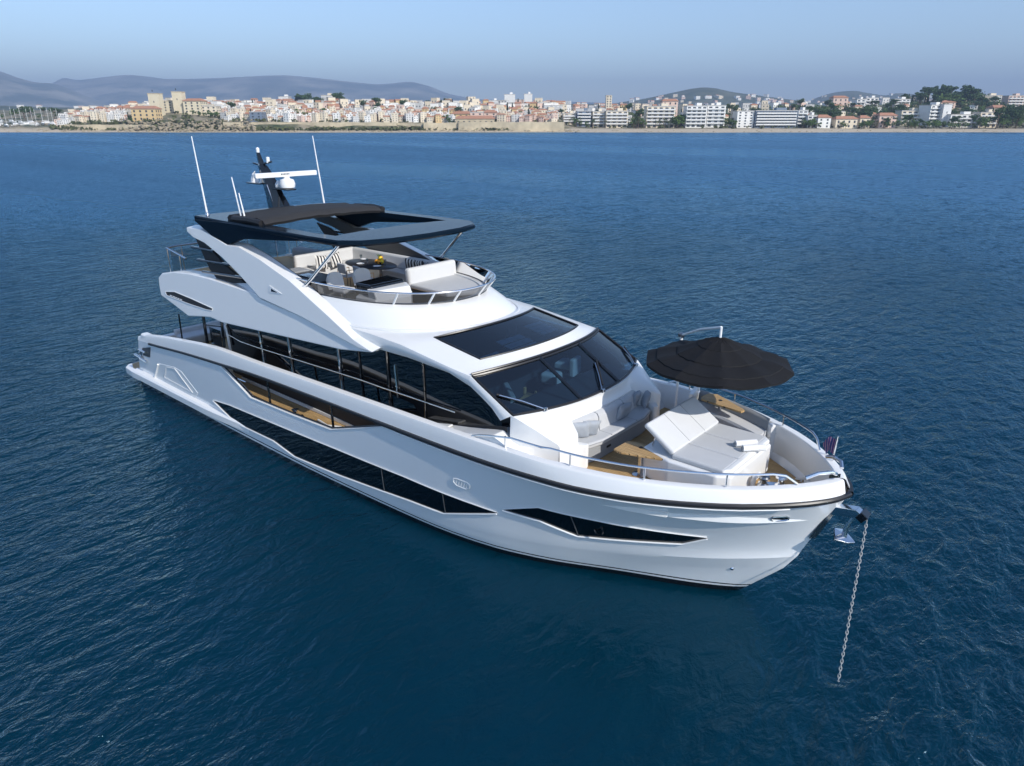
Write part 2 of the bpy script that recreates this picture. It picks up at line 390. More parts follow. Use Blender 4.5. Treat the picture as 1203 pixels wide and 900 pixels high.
hull = hull_mb.build('hull', M['hull'], Y, smooth=14, merge=0.0015, recalc=True)
HB = BVHTree.FromPolygons([tuple(v) for v in stb.v], stb.f)
def hull_px(px, py):
    h = HB.ray_cast(CAM, pray(px, py).normalized()); return h[0] if h[0] else at(px, py, 'y', -3.05)
def hull_xz(x, z, off=0.0):
    h = HB.ray_cast(Vector((x, -12, z)), Vector((0, 1, 0)))
    if h[0] is None: return None
    n = h[1]; n = n if n.y < 0 else -n
    return h[0] + n*off
def side_panel(up, lo, nx, nz, off, px=True):
    U = lin([(hull_px(*p).x, hull_px(*p).z) for p in up] if px else up); L_ = lin([(hull_px(*p).x, hull_px(*p).z) for p in lo] if px else lo)
    a = [hull_px(*p).x for p in up] if px else [p[0] for p in up]; b = [hull_px(*p).x for p in lo] if px else [p[0] for p in lo]
    x0, x1 = max(a[0], b[0]), min(a[-1], b[-1])
    xs = sorted(set([x0 + (x1-x0)*i/nx for i in range(nx+1)] + [q for q in a+b if x0 < q < x1]))
    rows = []
    for x in xs:
        zu, zl = U(x), L_(x)
        if zu - zl < 0.004: zu = zl + 0.004
        rows.append([hull_xz(x, zl + (zu-zl)*k/nz, off) for k in range(nz+1)])
    return [r for r in rows if None not in r]
W1U = [(251, 470), (270, 476), (395, 527.5), (430, 542), (475, 560), (550, 590), (584, 601.5)]
W1L = [(251, 470.4), (277, 496), (322, 517.5), (347, 536), (400, 558), (430, 569), (482, 587.5), (522, 602.5), (584, 602.8)]
W2U = [(591, 598), (633, 596), (702, 611.7), (831, 631)]
W2L = [(591, 598.5), (635, 611), (679, 629), (802, 638), (831, 632)]
for (u_, l_, mulls, ports) in ((W1U, W1L, (447, 518), ()), (W2U, W2L, (674,), ())):
    rows = side_panel(u_, l_, 40, 5, 0.012)
    g = MB().grid(rows); m2 = g.mirror()
    w = g.build('hull_window', M['sideglass'], Y, smooth=30, recalc=False)
    w2 = m2.build('hull_window', M['sideglass'], Y, smooth=30)
    two(MB().tube([r[0] + Vector((0, -0.012, -0.012)) for r in rows], 0.022, 6), 'window_trim', M['white'], w, w2)
    two(MB().tube([r[-1] + Vector((0, -0.008, 0.008)) for r in rows], 0.012, 6), 'window_trim', M['white'], w, w2)
    for mx in mulls:
        p = hull_px(mx, (l_[4][1]+u_[3][1])/2 if mx < 600 else 614)
        x = p.x
        r = min(rows, key=lambda q: abs(q[0].x - x))
        MB().tube([q + Vector((0, -0.006, 0)) for q in r], 0.012, 5).build('mullion', M['darkpanel'], w)
# portlight in the forward window
pc = hull_px(704, 622); pr = MB().lathe([(0.10, 0), (0.13, 0.01), (0.13, 0.03), (0.10, 0.035), (0.09, 0.02)], pc + Vector((0, -0.02, 0)), 16, M=Matrix.Rotation(pi/2, 4, 'X'))
pr.build('porthole', M['black'], Y)

# bulwark: from the rub rail up over the cap and down to the side deck
DZ = curve([(0.9, 1.46), (15.6, 1.50), (16.6, 2.55), (26.3, 2.56)])
bx = [0.9, 1.2, 1.6, 2, 2.6, 3.4, 4.2, 5, 6, 7.0, 7.47] + [8 + 0.5*i for i in range(16)] + [16.2, 16.6, 17, 17.5, 18, 18.5, 19, 19.5, 20, 20.5, 21, 21.4, 21.8, 22.2, 22.6, 23, 23.4, 23.8, 24.2, 24.5, 24.8, 25.1, 25.35, 25.6, 25.75, 25.9, 26.0, 26.08, 26.14, 26.18]
def bw_out(x, f):
    """outer bulwark point at height fraction f"""
    return Vector((x - 0.10*f*max(0, (x-24.5)/1.7), -max(0.0, y_rub(x) - 0.05*f - (0.06*f if x > 21 else 0)), z_rub(x) + (z_top(x)-z_rub(x))*f))
def inward(x):
    e = 0.05; t = Vector((2*e, -(y_rub(min(26.2, x+e)) - y_rub(x-e)), 0)).normalized()
    return Vector((-t.y, t.x, 0))
rows = []; inner = []
for x in bx:
    n = inward(x); o0 = bw_out(x, 0.0); o1 = bw_out(x, 0.86); o2 = bw_out(x, 1.0) + n*0.04
    wd = 0.21
    i1 = bw_out(x, 1.0) + n*(wd-0.03); i2 = bw_out(x, 0.92) + n*wd
    for q in (i1, i2):
        if q.y > -0.0: q.y = 0.0; q.x = min(q.x, 25.86)
    zb = DZ(x) if x > 15.6 or x < 7.0 else z_rub(x) + 0.02
    i3 = Vector((i2.x, i2.y, zb - 0.02))
    rows.append([o0, bw_out(x, 0.4), o1, bw_out(x, 0.97) + n*0.012, o2, i1, i2, i3]); inner.append(i3)
mb = MB().grid(rows); 
mb.both()
bul = mb.build('bulwark', M['white'], Y, smooth=40, merge=0.002, recalc=True)
# cap underside over the opening and the inner face of the topsides under it
two(MB().grid([[r[0] + Vector((0, 0.0, 0.004)), r[7]] for r, x in zip(rows, bx) if 7.0 <= x <= 16.2]), 'cap_underside', M['darkpanel'], Y)  # shade under the white cap is put into this dark grey
mb = MB()
xs_o = [7.0, 7.47, 8, 8.6, 9.3, 10, 10.8, 11.68, 12.3, 13, 13.58, 14.1, 14.6, 15.14, 15.7, 16.2]
rr = []
for x in xs_o:
    yo = -y_rub(x)
    ze = z_edge(x); h = hull_xz(x, min(ze, z_rub(x)) - 0.02)
    yo = h.y if h else yo
    rr.append([Vector((x, yo + 0.002, ze - 0.004)), Vector((x, yo + 0.05, ze + 0.012)), Vector((x, yo + 0.13, ze)), Vector((x, yo + 0.15, 1.44))])
mb.grid(rr); two(mb, 'bulwark_lining', M['white'], Y, smooth=40)
two(MB().tube([r[0] + Vector((0, -0.012, 0.0)) for r in rr[1:]], 0.014, 6), 'opening_trim', M['white'], Y)
two(MB().tube([r[1] + Vector((0, 0.01, 0.012)) for r in rr[1:]], 0.028, 6), 'opening_seal', M['rubber'], Y)
for px in (317, 390.5):
    p = at(px, 490 if px > 350 else 470, 'y', -3.02)
    two(MB().tube([Vector((p.x-0.03, -3.0, open_low(p.x))), Vector((p.x-0.05, -3.0, z_rub(p.x)+0.05))], 0.035, 8), 'cap_support', M['black'], Y)

# rub rail
pts = []
for x in [2.0 + 0.4*i for i in range(58)] + [25.3, 25.5, 25.7, 25.85, 26.0, 26.1, 26.17, 26.23]:
    pts.append(Vector((x, -y_rub(x) - 0.02, z_rub(x) - 0.01)))
def rail_profile(pts, hw, hh):
    rows = []
    for i, p in enumerate(pts):
        t = (pts[min(i+1, len(pts)-1)] - pts[max(i-1, 0)]); t.z = 0; t.normalize(); n = Vector((t.y, -t.x, 0))
        rows.append([p - n*0.05 + Vector((0, 0, -hh)), p + n*hw*0.6 + Vector((0, 0, -hh)), p + n*hw + Vector((0, 0, -hh*0.4)), p + n*hw + Vector((0, 0, hh*0.4)), p + n*hw*0.6 + Vector((0, 0, hh)), p - n*0.05 + Vector((0, 0, hh))])
    return rows
two(MB().grid(rail_profile([p for p in pts if p.x > 15.6], 0.045, 0.047)), 'rub_rail', M['rubber'], Y, smooth=30)
two(MB().grid(rail_profile([p for p in pts if p.x < 16.0], 0.03, 0.038)), 'rub_rail', M['rubber'], Y, smooth=30)  # along the bulwark opening the black stands for the cap's shadowed lower edge
two(MB().tube([p + Vector((0, -0.022, -0.075)) for p in pts if 16.0 < p.x < 25.6], 0.014, 6), 'rail_highlight', M['white'], Y)  # white line added as the highlight under the rail

# swim platform, side ledge
pl = [(-0.75, -2.55), (-0.68, -2.98), (-0.38, -3.2), (0.35, -3.26), (0.9, -3.26), (0.9, 3.26), (0.35, 3.26), (-0.38, 3.2), (-0.68, 2.98), (-0.75, 2.55)]
MB().prism([(x, y, 0.30) for x, y in pl], (0, 0, 0.28), bev=0.05).build('swim_platform', M['white'], Y, smooth=40)
pl2 = [(-0.64, -2.5), (-0.56, -2.85), (-0.08, -3.02), (0.45, -3.04), (0.45, 3.04), (-0.08, 3.02), (-0.56, 2.85), (-0.64, 2.5)]
MB().prism([(x, y, 0.582) for x, y in pl2], (0, 0, 0.012)).build('platform_teak', M['teak'], Y, smooth=0)
rows = []
for i in range(30):
    x = 0.4 + 8.6*i/29; u = max(0.0, (x-6.0)/3.0); yo = 3.26 + 0.02*min(1, x/6) - 0.18*u**1.4
    zt = 0.60 - 0.02*u; hy = 3.02
    rows.append([Vector((x, -hy, zt+0.08)), Vector((x, -yo+0.05, zt+0.03)), Vector((x, -yo, zt-0.03)), Vector((x, -yo, 0.36)), Vector((x, -yo+0.06, 0.30)), Vector((x, -hy, 0.28))])
two(MB().grid(rows), 'side_ledge', M['white'], Y, smooth=35)

# quarter: fairlead with mooring cleat, shell door, vents, hawse
A = [hull_px(*p) for p in ((168, 408.5), (177, 408), (176.5, 420), (163, 416))]
MB().prism([p + Vector((0, -0.012, 0)) for p in A], (0, 0.03, 0), bev=0.006).build('fairlead_recess', M['darkpanel'], Y)
f = MB()
f.tube([hull_px(160, 416) + Vector((0, -0.05, 0)), hull_px(174, 425) + Vector((0, -0.05, 0))], 0.05, 8)
f.tube([hull_px(165, 410) + Vector((0, -0.06, 0)), hull_px(172.5, 414) + Vector((0, -0.06, 0))], 0.045, 8)
f.tube([hull_px(169, 413) + Vector((0, -0.02, 0)), hull_px(167, 420) + Vector((0, -0.05, 0))], 0.035, 8)
f.build('mooring_cleat', M['steel'], Y)
D = [hull_px(*p) for p in ((187.5, 427), (205, 431), (213, 436), (233, 462), (228, 470), (182, 449))]
d = MB().prism([p + Vector((0, -0.012, 0)) for p in D], (0, 0.05, 0), bev=0.02, seg=3).build('shell_door', M['white'], Y, smooth=40)
D2 = [hull_px(*p) for p in ((196, 431), (206, 433), (227, 461), (194, 443))]
MB().tube([p + Vector((0, -0.024, 0)) for p in D2 + D2[:1]], 0.009, 6).build('door_recess', M['white'], d)
MB().tube([hull_px(186.5, 428) + Vector((0, -0.03, 0)), hull_px(181.5, 449) + Vector((0, -0.03, 0))], 0.035, 8).build('door_edge_highlight', M['white'], d)  # white tube added as the highlight down the door's edge
V = [(533, 562), (538, 562.5), (549, 566.5), (552.5, 570), (552, 573.5), (548, 574.5), (537, 570), (533.5, 566)]
v = MB().tube([hull_px(*p) + Vector((0, -0.014, 0)) for p in V + V[:1]], 0.014, 6).build('hull_vent', M['white'], Y)
for k in range(5):
    a = hull_px(537 + 3*k, 564 + 1.25*k) ; b = hull_px(536 + 3*k, 568.2 + 1.25*k)
    MB().tube([a + Vector((0, -0.012, 0)), b + Vector((0, -0.012, 0))], 0.010, 5).build('vent_slat', M['white'], v)
def hull_n(p):
    h = HB.find_nearest(p); n = h[1]; return n if n.y < 0 else -n
hp = [hull_px(*p) for p in ((905.5, 609.5), (908, 606.8), (924, 605.8), (926.5, 607), (926, 609.2), (922.5, 610.2), (908, 611.2))]
nn = hull_n(hp[2])
MB().prism([p + nn*0.012 for p in hp], -nn*0.04, bev=0.006).build('hawse_hole', M['black'], Y)
MB().tube([p + nn*0.02 for p in hp + hp[:1]], 0.016, 6).build('hawse_rim', M['steel'], Y)
pd = hull_px(860, 668); MB().lathe([(0.0, 0.03), (0.035, 0.025), (0.05, 0.0)], pd, 10, M=hull_n(pd).to_track_quat('Z', 'Y').to_matrix().to_4x4()).build('drain_outlet', M['steel'], Y)
# side decks and fore deck sole
rows = []
for i in range(40):
    x = 1.0 + 15.4*i/39; rows.append([Vector((x, -3.0, DZ(x))), Vector((x, -1.6, DZ(x)))])
two(MB().grid(rows), 'side_deck', M['teak'], Y, smooth=20)
rows = []
for x in [16.4, 17, 18, 19, 20, 21, 21.5, 22, 22.5, 23, 23.4, 23.8, 24.2, 24.5, 24.8, 25.1, 25.4, 25.6, 25.8]:
    hq = hull_xz(x, 2.50); y = max(0.02, min(y_rub(x) - 0.2, -hq.y - 0.03 if hq else 9)); rows.append([Vector((x, -y, 2.56)), Vector((x, 0, 2.56)), Vector((x, y, 2.56))])
MB().grid(rows).build('fore_deck', M['teak'], Y, smooth=0)
# cockpit sole
MB().box((3.9, 0, 1.60), (6.2, 4.4, 0.06)).build('cockpit_sole', M['teak'], Y)
# ---------------------------------------------------------------- superstructure
def V3(x, y, z): return Vector((x, y, z))
# roof sections: (centre x, centre z, edge x, edge y, edge z, lip x, lip y, lip z)
RS = [(16.60, 4.94, 12.30, 2.66, 4.86, 12.40, 2.58, 4.42),
      (16.95, 4.99, 15.10, 2.62, 4.80, 15.20, 2.55, 4.42),
      (17.25, 5.03, 16.15, 2.60, 4.74, 16.30, 2.52, 4.42),
      (18.72, 4.77, 17.80, 2.60, 4.54, 17.75, 2.52, 4.35),
      (19.13, 4.60, 18.50, 2.58, 4.46, 18.45, 2.53, 4.18)]
NV = 12
def roof_row(sec):
    xc, zc, xe, ye, ze, xl, yl, zl = sec; r = []
    for k in range(NV+1):
        v = k/NV
        r.append(V3(xe + (xc-xe)*(1-v**2.2), -ye*v, ze + (zc-ze)*(1-v**2.4)))
    e, l = r[-1], V3(xl, -yl, zl)
    for k in range(1, 5):
        u = k/4; p = e.lerp(l, u); p.y -= 0.05*sin(pi*u); r.append(p)
    return r
def lerp_sec(a, b, t): return tuple(p + (q-p)*t for p, q in zip(a, b))
secs = []; ring = []
for a, b, n in ((RS[0], RS[1], 5), (RS[1], RS[2], 2), (RS[2], RS[3], 6), (RS[3], RS[4], 2)):
    for k in range(n): secs.append(lerp_sec(a, b, k/n)); ring.append(a is RS[2])
secs.append(RS[4]); ring.append(False)
rows = [roof_row(s) for s in secs]
GV = 9                                             # sunroof reaches this column
mb = MB().grid(rows, skip=lambda i, j: ring[i] and j < GV); full = MB().join(mb).join(mb.mirror())
roof = full.build('roof', M['white'], Y, smooth=30, merge=0.002, recalc=True)
# sunroof glass with its black frame
gr = [r[:GV+1] for r, s in zip(rows, ring + [0]) ]
g_rows = gr[7:14]
def dz(p, d): return Vector((p.x, p.y, p.z + d))
g = MB().grid([[Vector((p.x, -p.y, p.z - 0.012)) for p in r[::-1]] + [dz(p, -0.012) for p in r[1:]] for r in g_rows])
sg = g.build('sunroof', M['glass'], Y, smooth=40)
per = [dz(r[-1], 0) for r in g_rows]
loop = g_rows[0] + per[1:] + g_rows[-1][::-1][1:]
loop = [Vector((p.x, -p.y, p.z)) for p in g_rows[0][::-1]][:-1] + loop + [Vector((p.x, -p.y, p.z)) for p in g_rows[-1][1:]] + [Vector((p.x, -p.y, p.z)) for p in per[::-1]]
MB().tube(loop, 0.030, 6).build('sunroof_frame', M['rubber'], sg)
# pale slatted blinds under the sunroof
for (y0, y1, x0, x1) in ((-1.55, -0.85, 17.75, 18.2), (-0.45, 0.5, 17.35, 18.45), (1.05, 1.75, 17.05, 17.75)):
    s = MB(); n = 4
    for k in range(n):
        xa = x0 + (x1-x0)*k/n
        for j in range(3):
            ya = y0 + (y1-y0)*j/3; s.box(((xa + (x1-x0)/n*0.43), ya + (y1-y0)/6, 4.56 - 0.18*(xa-17.2)), ((x1-x0)/n*0.82, (y1-y0)/3*0.93, 0.02), Matrix.Rotation(0.19, 4, 'Y'))
    s.build('roof_blind', M['whiteplastic'], Y)

# A pillars
lipc = [V3(18.45, -2.53, 4.18), V3(18.80, -2.55, 4.02), V3(19.15, -2.57, 3.84), V3(19.42, -2.59, 3.62)]
edgc = [V3(18.50, -2.58, 4.46), V3(18.92, -2.59, 4.25), V3(19.34, -2.60, 4.04), V3(19.76, -2.60, 3.83)]
rr = []
for e, l in zip(edgc, lipc):
    q = []
    for k in range(5):
        u = k/4; p = e.lerp(l, u); p.y -= 0.05*sin(pi*u); q.append(p)
    rr.append([e + V3(0.02, 0.10, -0.02)] + q + [l + V3(0, 0.12, 0)])
two(MB().grid(rr), 'windscreen_pillar', M['white'], Y, smooth=40)

# windscreen: three panes, two mullions
def ws(v, t, off=0.0):
    a = RS[4]; x0 = a[2] + (a[0]-a[2])*(1-abs(v)**2.2); z0 = a[4] + (a[1]-a[4])*(1-abs(v)**2.4)
    x1 = 19.76 + (20.42-19.76)*(1-abs(v)**2.2); z1 = 3.83
    p = V3(x0, -2.58*v, z0-0.01).lerp(V3(x1, -2.60*v, z1), t)
    return p + V3(0.45, 0, 0.9)*off
for (va, vb) in ((-0.975, -0.32), (-0.29, 0.29), (0.32, 0.975)):
    rows = [[ws(va + (vb-va)*k/10, t/6 * 0.97 + 0.02) for k in range(11)] for t in range(7)]
    MB().grid(rows).build('windscreen_pane', M['glass'], Y, smooth=40)
for v in (-0.305, 0.305):
    MB().tube([ws(v, 0.0, 0.01), ws(v, 0.5, 0.01), ws(v, 1.0, 0.01)], 0.045, 6).build('windscreen_mullion', M['black'], Y)
fr = [ws(-0.985 + 1.97*k/24, 0.012, 0.012) for k in range(25)] + [ws(0.985, t/6, 0.012) for t in range(1, 7)] + [ws(0.985 - 1.97*k/24, 0.99, 0.012) for k in range(1, 25)] + [ws(-0.985, 1 - t/6, 0.012) for t in range(0, 7)]
MB().tube(fr, 0.034, 6).build('windscreen_frame', M['rubber'], Y)
MB().tube([ws(-0.985 + 1.97*k/24, -0.03, 0.03) for k in range(25)], 0.03, 6).build('brow_trim', M['rubber'], Y)
# wipers
for (pa, pb) in (((641, 486), (587, 466)), ((709, 463), (699, 427)), ((748, 430), (735, 408))):
    p = min((ws(v/40, 0.995, 0.03) for v in range(-38, 39)), key=lambda q: (q - atp(*pa, (20, 0, 3.83), (0, 0, 1))).length)
    def on_glass(px, py):
        best = None
        for i in range(-39, 40):
            for j in range(0, 21):
                q = ws(i/40, j/20, 0.03); d = (q - CAM).normalized().dot(pray(px, py).normalized())
                if best is None or d > best[0]: best = (d, q)
        return best[1]
    a = on_glass(*pa); b = on_glass(*pb); n = V3(0.45, 0, 0.9)
    w = MB().tube([a + n*0.02, a.lerp(b, 0.5) + n*0.05, b + n*0.02], 0.018, 6).build('wiper', M['steel'], Y)
    MB().tube([a.lerp(b, 0.22) + n*0.0 + V3(0.05, 0.04, 0), b + (b-a)*0.12 + V3(0.05, 0.04, 0)], 0.026, 6).build('wiper_blade', M['blackmatt'], w)
    MB().lathe([(0.0, 0.07), (0.045, 0.06), (0.05, 0.0)], a + V3(0.05, 0, 0), 10).build('wiper_pivot', M['steel'], w)

# side glazing of the saloon and wheelhouse
topc = curve([(6.4, 4.0), (9, 4.05), (12, 4.2), (14, 4.42), (15.5, 4.46), (17.0, 4.38), (17.75, 4.34), (18.45, 4.16), (18.8, 4.0), (19.15, 3.82), (19.46, 3.55)])
botc = lin([(6.4, 2.3), (12, 2.4), (15.4, 2.5), (16.2, 2.65), (18.4, 3.2), (19.46, 3.50)])
def yglass(x, t):
    yb = curve([(6, 2.12), (12, 2.16), (15.5, 2.34), (17.5, 2.50), (19.5, 2.58)])(x); yt = curve([(6, 2.2), (12, 2.22), (15.5, 2.40), (17.5, 2.48), (19.5, 2.56)])(x)
    return -(yb + (yt-yb)*t)
edges = [6.5, 8.68, 10.38, 12.98, 14.0, 15.3, 16.78, 19.46]
for a, b in zip(edges, edges[1:]):
    n = max(4, int((b-a)/0.2)); rows = []
    for i in range(n+1):
        x = a + 0.015 + (b-a-0.03)*i/n
        rows.append([V3(x, yglass(x, t/4), botc(x) + (topc(x)-botc(x))*t/4) for t in range(5)])
    two(MB().grid(rows), 'side_window', M['sideglass'], Y, smooth=40)
for x, m, r in ((6.52, 'white', 0.05), (8.68, 'steel', 0.035), (10.38, 'steel', 0.045), (12.98, 'steel', 0.045), (14.0, 'black', 0.025), (15.3, 'black', 0.04), (16.78, 'black', 0.02)):
    two(MB().tube([V3(x, yglass(x, t/4) - 0.02, botc(x) + (topc(x)-botc(x))*t/4) for t in range(5)], r, 8), 'window_pillar', M[m], Y)
p0 = V3(15.62, -2.41, 4.05); two(MB().tube([p0, V3(15.66, -2.40, 3.15)], 0.03, 6), 'grab_handle', M['steel'], Y)
hr = [V3(6.55, -2.20, 3.40), V3(6.75, -2.27, 3.12), V3(7.6, -2.30, 3.04), V3(8.6, -2.30, 3.05), V3(10.47, -2.30, 3.11), V3(12.5, -2.34, 3.20), V3(14.22, -2.40, 3.28), V3(15.13, -2.45, 3.31), V3(18.0, -2.60, 3.44)]
two(MB().tube(hr, 0.022, 8), 'hand_rail', M['steel'], Y)
for x in (8.68, 10.38, 12.98, 15.3, 17.4):
    z = lin([(p.x, p.z) for p in hr])(x); y = lin([(p.x, p.y) for p in hr])(x)
    two(MB().tube([V3(x, y, z), V3(x, yglass(x, 0.5), z - 0.02)], 0.014, 6), 'rail_bracket', M['steel'], Y)
# house sides under the glass, aft bulkhead, soffit
rows = []
for i in range(30):
    x = 6.4 + 13.2*i/29; rows.append([V3(x, yglass(x, 0) + 0.02, 1.4), V3(x, yglass(x, 0) + 0.02, botc(x) + 0.01)])
two(MB().grid(rows), 'house_side', M['blackmatt'], Y)  # matt black paints in the dark reflection of the lower glass
MB().box((6.42, 0, 2.9), (0.08, 4.2, 2.6)).build('saloon_door', M['sideglass'], Y)
# raised side coaming that carries the deck up past the wheelhouse windows
two(MB().prism([V3(15.5, -2.93, 1.62), V3(16.3, -2.93, 2.66), V3(17.2, -2.93, 2.90), V3(18.4, -2.93, 3.14), V3(19.5, -2.93, 3.40), V3(20.2, -2.93, 3.02), V3(20.6, -2.93, 2.56), V3(17.0, -2.93, 2.50), V3(16.3, -2.93, 1.62)], (0, 0.62, 0), bev=0.03), 'side_coaming', M['white'], Y, smooth=35)
two(MB().prism([V3(16.6, -2.86, 2.76), V3(17.9, -2.86, 3.055), V3(17.9, -2.60, 3.055), V3(16.6, -2.60, 2.76)], (0, 0, 0.05), bev=0.015), 'locker_lid', M['deckwhite'], Y)

# ---------------------------------------------------------------- flybridge wing sides and arch
N0 = Vector((0, 1, -0.17)).normalized(); P0 = Vector((0, -2.86, 4.4))
def wing(px, py, off=0.0): return atp(px, py, P0 + Vector((0, off, 0)), N0)
low = [(187, 336), (189, 347), (205, 359), (221, 371.5), (234, 372), (247, 373), (260, 379), (330, 395), (400, 411), (436, 414.5)]
upp = [(417, 406), (352, 371), (306, 351.5), (300, 345), (245, 327), (222, 321.5), (205, 319.5), (190, 321), (186, 326)]
poly = [wing(*p) for p in low + upp]
two(MB().prism(poly, (0, 0.55, 0), bev=0.035, seg=3), 'wing_side', M['white'], Y, smooth=35)
au = [(219, 267.3), (235, 269.5), (247.5, 276), (266, 288), (280, 290), (305, 305), (340, 330), (385, 371), (415, 399), (437, 414)]
al = [(420, 408.5), (352, 371.5), (305, 350), (280, 322), (260, 302), (240, 285.5), (227, 279), (219.5, 272)]
apoly = [wing(*p, -0.06) for p in au + al]
two(MB().prism(apoly, (0, 0.36, 0.06), bev=0.02, seg=2), 'arch', M['white'], Y, smooth=30)
inner = [p + Vector((0, 0.40, 0.06)) for p in apoly]
cen = sum(apoly, Vector())/len(apoly)
ipan = [(cen + (p-cen)*0.97) + Vector((0, 0.362, 0.06)) for p in apoly]
two(MB().prism(ipan, (0, 0.03, 0), bev=0.004), 'arch_panel', M['darkpanel'], Y)
# speaker on the inner face of the arch
sp = V3(9.9, -2.10, 5.75)
a, b = two(MB().lathe([(0.0, 0.02), (0.16, 0.02), (0.19, 0.0)], V3(10.6, -2.20, 5.45), 20, M=Matrix.Rotation(-pi/2, 4, 'X')), 'loudspeaker', M['whiteplastic'], Y)
# emblem on the arch and the black name slot in the wing
em = [wing(*p, -0.075) for p in ((316.5, 335.5), (316, 343.5), (331, 345.5))]
emi = [wing(*p, -0.078) for p in ((318.5, 339), (318.2, 342.6), (326, 344))]
e1 = MB().prism(em, (0, 0.02, 0)).build('arch_emblem', M['white'], Y)
MB().prism(emi, (0, 0.006, 0)).build('emblem_inset', M['black'], e1)
sl = [wing(*p, -0.008) for p in ((194, 342.5), (205, 342.8), (226, 351.5), (250, 362.5), (249, 364.8), (243, 364), (222, 357), (196, 347))]
s1 = MB().prism(sl, (0, 0.03, 0), bev=0.004).build('name_slot', M['blackmatt'], Y)
sm = [wing(*p, -0.008).copy() for p in ((194, 342.5), (205, 342.8), (226, 351.5), (250, 362.5), (249, 364.8), (243, 364), (222, 357), (196, 347))]
two(MB().tube(sl + sl[:1], 0.012, 5), 'slot_trim', M['white'], s1)
for k, (ax, bx_) in enumerate(((199.5, 202), (202.8, 205.4), (206, 207.6), (208.4, 210.6), (211.4, 213.6))):
    f = lambda x: 346.3 + (x - 199.5)*0.40
    q = [wing(ax, f(ax), -0.014), wing(bx_, f(bx_), -0.014), wing(bx_, f(bx_) + 1.1, -0.014), wing(ax, f(ax) + 1.1, -0.014)]
    MB().prism(q, (0, 0.004, 0)).build('name_mark', M['whiteplastic'], s1)
# black slatted aft support under the arch
lv = [atp(*p, V3(0, -2.50, 5.5), (0, 1, -0.1)) for p in ((229, 279), (243, 287), (262, 310), (288, 333), (258, 332), (246, 316))]
sup = two(MB().prism(lv, (0, 0.10, 0), bev=0.01), 'arch_support', M['blackmatt'], Y)
for k, (x0, y0, x1, y1) in enumerate(((225, 290, 251, 295), (232, 305, 270, 311), (238, 319, 285, 326))):
    a = atp(x0, y0, V3(0, -2.62, 5.5), (0, 1, -0.1)); b = atp(x1, y1, V3(0, -2.62, 5.5), (0, 1, -0.1))
    mbx = MB().tube([a, b], 0.045, 6); mbx.build('support_slat', M['black'], sup[0]); mbx.mirror().build('support_slat', M['black'], sup[1])
# flybridge deck slab, aft overhang
aft = [(3.36, -2.35), (3.9, -2.5), (9, -2.5), (13.5, -2.45), (15.1, -2.3), (15.1, 2.3), (13.5, 2.45), (9, 2.5), (3.9, 2.5), (3.36, 2.35), (3.2, 1.2), (3.15, 0), (3.2, -1.2)]
MB().prism([V3(x, y, 4.42) for x, y in aft], (0, 0, 0.36), bev=0.03).build('flybridge_deck', M['white'], Y)
MB().prism([V3(x + (0.15 if x < 5 else -0.1), y*0.93, 4.784) for x, y in aft], (0, 0, 0.014)).build('flybridge_teak', M['teak'], Y, smooth=0)
# inner coaming / bulkhead walls of the flybridge sides
two(MB().prism([V3(3.4, -2.32, 4.78), V3(9.6, -2.32, 4.78), V3(9.6, -2.32, 5.08), V3(5, -2.32, 5.02), V3(3.4, -2.32, 4.84)], (0, 0.06, 0), bev=0.01), 'coaming_lining', M['cushion2'], Y)

# coaming: the sloping white breast round the front of the flybridge
def ucurve(cx, hy, p, x_end, n=28):
    pts = []
    for k in range(n+1):
        a = pi/2*k/n; y = hy*(sin(a))**0.9; x = x_end + (cx-x_end)*max(0, cos(a))**(2/p)
        pts.append((x, y))
    return pts
Ub = ucurve(16.98, 2.66, 2.6, 12.2); Ut = ucurve(15.95, 2.40, 2.7, 11.4)
rows = []
for (xb, yb), (xt, yt) in zip(Ub, Ut):
    b = V3(xb, -yb, 4.95 - 0.14*(yb/2.66)**3); t = V3(xt, -yt, 5.40)
    m1 = b.lerp(t, 0.35); m1.z += 0.035; m2 = b.lerp(t, 0.75); m2.z += 0.03
    i = Vector((xt - 0.16, -max(0, yt-0.12), 5.40)); i2 = Vector((i.x - 0.05, i.y, 4.78))
    rows.append([b, m1, m2, t, i, i2])
last = rows[-1]
mb = MB().grid(rows); full = MB().join(mb).join(mb.mirror())
full.build('coaming', M['white'], Y, smooth=40, merge=0.003, recalc=True)
# moulded step between the coaming and the roof
st = [V3(x + 0.07, -y - 0.0, 4.955 - 0.14*(y/2.66)**3) for x, y in Ub]
st = [Vector((p.x, -p.y, p.z)) for p in st[::-1]][:-1] + st
MB().tube(st, 0.05, 6).build('coaming_moulding', M['white'], Y, smooth=60)
# smoked wind screen with posts and rail
Us = ucurve(15.93, 2.38, 2.7, 11.4); Uq = ucurve(16.22, 2.46, 2.7, 11.6)
scr = [(V3(a[0], -a[1], 5.41), V3(b[0], -b[1], 5.75)) for a, b in zip(Us, Uq)]
scr = [(Vector((a.x, -a.y, a.z)), Vector((b.x, -b.y, b.z))) for a, b in scr[::-1]][:-1] + scr
cuts = [0, 14, 20, 25, 31, 36, 42, 56]
for a, b in zip(cuts, cuts[1:]):
    MB().grid([[p, q] for p, q in scr[a:b+1]]).build('screen_panel', M['smoke'], Y, smooth=60)
for c in cuts[1:-1]:
    p, q = scr[c]; MB().tube([p + (p-q)*0.04, q], 0.032, 6).build('screen_post', M['whiteplastic'], Y)
MB().tube([q for p, q in scr], 0.024, 8).build('screen_rail', M['steel'], Y)
MB().tube([p for p, q in scr], 0.02, 6).build('screen_base', M['darkpanel'], Y)
